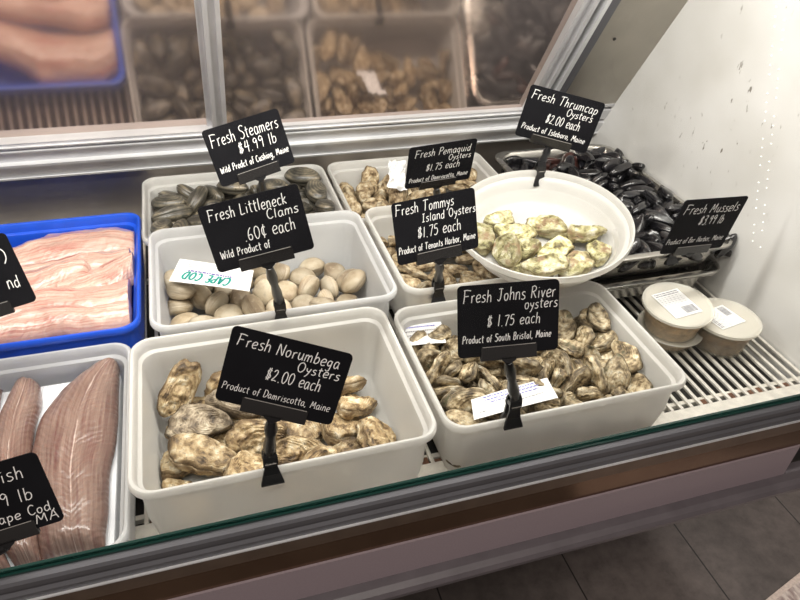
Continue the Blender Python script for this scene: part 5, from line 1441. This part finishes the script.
# signs: pose from the board corners (centre / width, right, up), width, grip point, lines (text, x0, x1, baseline, height, slope)
P_ = dict(
 N=((.471, 4.111, -3.819), (.921, -.282, -.269), (.325, .173, .930)), J=((2.638, 4.381, -3.808), (.994, -.112, .009), (.035, .383, .923)),
 T=((2.470, 5.968, -3.684), (.994, .096, .050), (-.077, .296, .952)), L=((.517, 5.887, -3.426), (.979, -.054, .197), (-.180, .231, .956)),
 S=((.668 * 1.033, 7.683 * 1.033, -3.343 * 1.033), (.956, .259, .137), (-.226, .356, .907)), H=((4.690, 7.455, -3.176), (.897, -.410, -.165), (.166, -.034, .986)),
 P=((3.262, 7.943, -3.907), (.997, .059, .040), (-.026, -.223, .975)), M=((5.444, 5.234, -3.617), (.987, .115, -.110), (.116, -.048, .992)))
def front_grip(px, py, key, up=0.):
    b = BINS[key]; y = b[2] + .008; r = ray(px, py); r = r * (y / r.y); return W(r.x, y, b[4]) + Vector((0, 0, up))
make_sign(P_['N'], .200, front_grip(268, 440, 'norumbega', .013), [('Fresh Norumbega', .06, .92, .77, .155, 0), ('Oysters', .58, .95, .62, .125, 0), ('$2.00 each', .35, .82, .42, .165, 0), ('Product of Damriscotta, Maine', .03, .95, .18, .10, 0)],
          'black sign reading Fresh Norumbega Oysters on the front left tub')
make_sign(P_['J'], .197, front_grip(512, 410, 'johns', .026), [('Fresh Johns River', .05, .97, .76, .17, 0), ('oysters', .65, .99, .62, .14, 0), ('$ 1.75 each', .28, .82, .41, .16, 0), ('Product of South Bristol, Maine', .04, .93, .20, .105, 0)],
          'black sign reading Fresh Johns River oysters on the front right tub', drop=.034)
make_sign(P_['T'], .207, front_grip(438, 285, 'tommys'), [('Fresh Tommys', .03, .74, .79, .165, 0), ('Island Oysters', .33, 1.0, .61, .14, 0), ('$1.75 each', .26, .80, .37, .18, 0), ('Product of Tenants Harbor, Maine', .02, .97, .17, .11, 0)],
          'black sign reading Fresh Tommys Island Oysters beside the round tub', drop=.028)
make_sign(P_['L'], .208, front_grip(279, 296, 'littleneck', .004), [('Fresh Littleneck', .07, .86, .76, .17, 0), ('Clams', .62, .95, .60, .14, 0), ('.60\u00a2 each', .35, .88, .36, .20, 0), ('Wild Product of', .07, .58, .19, .12, 0)],
          'black sign reading Fresh Littleneck Clams on the middle left tub')
make_sign(P_['S'], .212, front_grip(266, 200, 'steamer'), [('Fresh Steamers', .05, .95, .68, .21, 0), ('$4.99 lb', .35, .87, .44, .20, 0), ('Wild Prodct of Cushing, Maine', .05, .97, .22, .115, 0)],
          'black sign reading Fresh Steamers above the dark clams', drop=.014)
hg = BOWL_C + BOWL_M @ Vector((0, 0, 0)); r_ = ray(540, 174); n_ = _bn
pB = r_ * ((BOWL_C - Vector((0, 0, CZ))).dot(n_) / U / r_.dot(n_)); pB = Vector((pB.x * U, pB.y * U, CZ + pB.z * U))
dv = (pB - BOWL_C); dv = dv - n_ * dv.dot(n_); pB = BOWL_C + dv.normalized() * (BOWL_R * .985)
make_sign(P_['H'], .226, pB, [('Fresh Thrumcap', .05, .95, .76, .165, 0), ('Oysters', .56, .92, .60, .135, 0), ('$2.00 each', .33, .80, .38, .18, 0), ('Product of Isleboro, Maine', .05, .93, .17, .11, 0)],
          'black sign reading Fresh Thrumcap Oysters on the round tub', drop=.026)
make_sign(P_['P'], .207, front_grip(437, 206, 'pemaquid'), [('Fresh Pemaquid', .09, .93, .74, .17, 0), ('Oysters', .60, .95, .58, .13, 0), ('$1.75 each', .28, .80, .38, .17, 0), ('Product of Damriscotta, Maine', .05, .95, .14, .11, 0)],
          'black sign reading Fresh Pemaquid Oysters in front of the crumpled paper', drop=.014)
rr = ray(668, 262); rr = rr * (1.330 / rr.y)
make_sign(P_['M'], .232, W(rr.x, 1.330, -.999), [('Fresh Mussels', .06, .93, .74, .17, 0), ('$3.99 lb', .38, .78, .52, .17, 0), ('Product of Bar Harbor, Maine', .02, .93, .18, .10, 0)],
          'black sign reading Fresh Mussels against the white end panel', drop=.018)
# two signs cut by the left edge of the photo
def edge_pose(px, py, y, rt, up, w):
    r = ray(px, py); r = r * (y / r.y); c = r - Vector(rt).normalized() * w / 2 - Vector(up).normalized() * w * .35; return (tuple(c / w), rt, up)
q1, q2 = ((.975, .10, .17), (-.135, .30, .945)), ((.978, .03, .13), (-.13, .30, .945))
make_sign(edge_pose(7, 231.3, 1.34, *q1, .22), .22, W(-.66, 1.378, -1.028), [('nd', .82, .94, .26, .18, 0), (')', .88, .94, .60, .20, 0)],
          'black sign at the left edge in front of the pink fillets')
make_sign(edge_pose(35.4, 451.2, .80, *q2, .185), .185, W(-.50, .782, -1.058), [('Fresh Fish', .14, .86, .72, .18, 0), ('.99 lb', .48, .86, .42, .18, 0), ('Cape Cod,', .46, .98, .20, .13, 0), ('MA', .78, .98, .06, .12, 0)],
          'black sign with Cape Cod, MA at the lower left in front of the grey fillets')

# ------------------------------------------------------------------ paper tags
def card(name, corners, zs, label, cat, lines, lift=.0008, thick=.0006, sag=.0):
    P = [at(px, py, z) for (px, py), z in zip(corners, zs)]        # TL TR BR BL
    c = sum(P, Vector()) / 4; e = empty(name, c); tag(e, label, cat)
    nrm = (P[1] - P[0]).cross(P[3] - P[0]).normalized()
    if nrm.z < 0: nrm = -nrm
    n = 12; mb = MB(); top = []; bot = []
    def pt(u, v): return P[0].lerp(P[1], u).lerp(P[3].lerp(P[2], u), v) + nrm * (sag * (math.sin(PI * u) + .3 * math.sin(5 * v + 3 * u)))
    vs = [pt(i / n, j / n) + nrm * k for k in (thick, 0) for j in range(n + 1) for i in range(n + 1)]; m = (n + 1) ** 2
    fs = [(j * (n + 1) + i, j * (n + 1) + i + 1, (j + 1) * (n + 1) + i + 1, (j + 1) * (n + 1) + i) for j in range(n) for i in range(n)]
    fs += [tuple(q + m for q in f[::-1]) for f in fs]
    bd = [i for i in range(n + 1)] + [j * (n + 1) + n for j in range(1, n + 1)] + [n * (n + 1) + i for i in range(n - 1, -1, -1)] + [j * (n + 1) for j in range(n - 1, 0, -1)]
    fs += [(bd[(k + 1) % len(bd)], bd[k], bd[k] + m, bd[(k + 1) % len(bd)] + m) for k in range(len(bd))]
    mb.add(vs, fs); sh = mb.obj('sheet', M['paper'], e, smooth=False)
    xa = (P[1] - P[0]); ya = (P[0] - P[3]); wd, hg_ = xa.length, ya.length; xa.normalize(); ya = (ya - xa * ya.dot(xa)).normalized()
    for (s, x0, x1, y, hh, mat, ww, flip) in lines:
        X_, Y_ = (-xa, -ya) if flip else (xa, ya); O = P[1] if flip else P[3]
        Mx = Matrix.Translation(O + nrm * (thick + .0004)) @ Matrix((X_, Y_, X_.cross(Y_))).transposed().to_4x4()
        mb = MB()
        if s is None:
            rnd = random.Random(int(y * 1000)); x = x0
            while x < x1:
                l = rnd.uniform(.012, .05); a = wd * x; b = wd * min(x + l, x1)
                mb.add([Mx @ Vector(q) for q in ((a, hg_ * y, sag), (b, hg_ * y, sag), (b, hg_ * (y + hh), sag), (a, hg_ * (y + hh), sag))], [(0, 1, 2, 3)]); x += l + .012
        else: text_strokes(mb, s, wd * x0, wd * x1, hg_ * y, hg_ * hh, Mx, w=ww, z=sag, slant=0)
        obj('print', mesh('print', mb.v, mb.f, False), M[mat], sh, True)
    return e
card('shellfish_tag', [(180, 259), (253.7, 270.8), (249.5, 291.8), (169, 281)], [-1.035] * 4, 'white tag with upside down teal lettering lying on the pale clams', 'tag',
     [('CAPE COD', .18, .80, .52, .30, 'ink_teal', .0036, True), (None, .2, .78, .43, .05, 'ink_purple', 0, True), (None, .3, .85, .10, .02, 'ink_grey', 0, True), (None, .3, .9, .19, .02, 'ink_grey', 0, True), (None, .3, .85, .28, .02, 'ink_grey', 0, True)], sag=.001)
card('shellfish_tag', [(471, 400), (547, 378), (558, 398), (474, 420)], [-1.04, -1.04, -1.04, -1.04], 'white card with small blue print lying behind the clip in the front right tub', 'tag',
     [(None, .25, .95, .80, .045, 'ink_blue', 0, False), (None, .25, .95, .66, .045, 'ink_blue', 0, False), (None, .3, .93, .52, .035, 'ink_blue', 0, False), (None, .6, .93, .26, .03, 'ink_grey', 0, False), (None, .08, .2, .2, .03, 'ink_grey', 0, False)], sag=.001)
card('shellfish_tag', [(404, 326), (441, 322), (446, 343), (408, 346)], [-1.07] * 4, 'plastic covered tag tucked under the oysters at the back left of the front right tub', 'tag',
     [(None, .05, .9, .80, .06, 'ink_blue', 0, False), (None, .05, .9, .6, .05, 'ink_grey', 0, False), (None, .05, .9, .4, .05, 'ink_grey', 0, False)], sag=.001)

def crumpled():
    e = None
    P = [on_y(388, 161, 2.02), on_y(406, 161, 2.03), on_y(407, 190, 1.93), on_y(388, 188, 1.93)]
    rnd = random.Random(5); n = 14; vs = []
    nrm = (P[1] - P[0]).cross(P[3] - P[0]).normalized()
    for k in (0, 1):
        for j in range(n + 1):
            for i in range(n + 1):
                u, v = i / n, j / n; p = P[0].lerp(P[1], u).lerp(P[3].lerp(P[2], u), v)
                d = noise.noise(p * 90) * .010 + noise.noise(p * 200) * .004
                p = p + (P[1] - P[0]) * (.10 * noise.noise(Vector((v * 5, i > n / 2, 3))))
                vs.append(p + nrm * (d - k * .0006))
    m = (n + 1) ** 2
    fs = [(j * (n + 1) + i, j * (n + 1) + i + 1, (j + 1) * (n + 1) + i + 1, (j + 1) * (n + 1) + i) for j in range(n) for i in range(n)]
    fs += [tuple(q + m for q in f[::-1]) for f in fs]
    o = obj('crumpled_paper', mesh('crumpled_paper', vs, fs, False), M['paper']); tag(o, 'crumpled white paper standing among the tan oysters left of the Pemaquid sign', 'paper')
    return o
def on_y(px, py, y):
    r = ray(px, py); r = r * (y / r.y); return W(r.x, y, r.z)
crumpled()

# ------------------------------------------------------------------ deli containers
c1 = at(676, 347, RZ)
def lidpos(px, py, z): return at(px, py, z)
top = lidpos(678, 303, -1.075); c1 = Vector((top.x, top.y, top.z - .058))
deli(c1, .064, .060, 'upper left deli container of chowder stacked on another lid, printed label on top', (3, -2), math.radians(5), (-.001, .003), (.42, .29, .16), lw=.060, lh=.070)
low = lidpos(668, 338, -1.185); 
top2 = lidpos(727, 317, -1.115); c2 = Vector((top2.x, top2.y, CZ + RZ * U + .001))
deli(c2, .062, top2.z - c2.z, 'right deli container of brown chowder by the white end panel', (0, 0), math.radians(100), (-.006, .004), (.17, .105, .05), lw=.055, lh=.062)
c3 = Vector((c1.x + .006, c1.y + .004, CZ + RZ * U + .001))
deli(c3, .060, c1.z - c3.z, 'lower deli container under the upper left one, only its lid edge in view', (0, 0), .4, (0, 0), (.5, .38, .24), lw=.04, lh=.03)

# ------------------------------------------------------------------ floor, mat
mb = MB(); mb.box((-3, -2, -.02), (4, 4, 0)); fl = mb.obj('floor', M['floor']); tag(fl, kind='structure')
def build_mat():
    a = at(765, 600, -CZ / U + .012); b = at(800, 572, -CZ / U + .012); d = (b - a).normalized(); n = Vector((d.y, -d.x, 0))
    Mx = Matrix.Translation(a - d * .35) @ Matrix((d, n, Vector((0, 0, 1)))).transposed().to_4x4()
    e = empty('floor_mat', a + d * .1 + n * .2); tag(e, 'pale woven mat on the floor at the lower right corner', 'mat')
    m, nt, bs = nodes('woven'); L = nt.links
    tc = N(nt, 'ShaderNodeTexCoord'); no = N(nt, 'ShaderNodeTexNoise', Scale=120., Detail=4.); mp = N(nt, 'ShaderNodeMapping'); mp.inputs['Scale'].default_value = (1, .4, 1); L.new(tc.outputs['Object'], mp.inputs[0]); L.new(mp.outputs[0], no.inputs['Vector'])
    r = ramp(nt, no.outputs['Fac'], [(.35, (.36, .27, .25)), (.6, (.75, .66, .60))]); L.new(r.outputs[0], bs.inputs['Base Color']); bs.inputs['Roughness'].default_value = .9
    mb = MB(); mb.box((0, .006, -.008), (.9, .45, -.001), Mx, bev=.003); mb.obj('weave', m, e)
    mb = MB(); mb.box((0, 0, -.008), (.9, .012, .0), Mx, bev=.002); mb.obj('edge_binding', plain('binding', (.72, .60, .53), rough=.9, noise_amt=.15, scale=200), e)
build_mat()
build_piles()

# ------------------------------------------------------------------ camera, light
cam = bpy.data.cameras.new('camera'); co = bpy.data.objects.new('camera', cam); C.objects.link(co)
cam.sensor_width = 36; cam.lens = 36 * F / 800; cam.clip_start = .02
R = Matrix(((AX.x, -AX.y, -AX.z), (AY.x, -AY.y, -AY.z), (AZ.x, -AZ.y, -AZ.z)))
co.matrix_world = Matrix.Translation((0, 0, CZ)) @ R.to_4x4()
sc.camera = co
def area(name, loc, size, energy, col, target, sy=None):
    l = bpy.data.lights.new(name, 'AREA'); l.energy = energy; l.color = col; l.size = size
    if sy: l.shape = 'RECTANGLE'; l.size_y = sy
    o = bpy.data.objects.new(name, l); C.objects.link(o); o.location = loc
    o.rotation_mode = 'QUATERNION'; o.rotation_quaternion = (Vector(target) - Vector(loc)).to_track_quat('-Z', 'Y'); return o
# LED tube under the canopy of the counter, shop ceiling lamps
area('canopy_lamp', W(.3, 1.22, .15), 1.9, 15, (1., .965, .90), W(.3, 1.30, -1.), sy=.08)
area('ceiling_lamp', (-.2, -.5, 2.7), 1.6, 20, (1, .93, .84), (.2, .9, .4), sy=.6)
area('ceiling_lamp', (1.6, 1.1, 2.7), 1.2, 14, (1, .95, .88), (.6, .9, .4), sy=.6)
w = bpy.data.worlds.new('shop'); sc.world = w; w.use_nodes = True
w.node_tree.nodes['Background'].inputs[0].default_value = (.62, .54, .50, 1); w.node_tree.nodes['Background'].inputs[1].default_value = .38
sc.view_settings.view_transform = 'Standard'; sc.view_settings.look = 'None'; sc.view_settings.gamma = 1; sc.view_settings.exposure = 0.36
sc.view_settings.use_curve_mapping = False
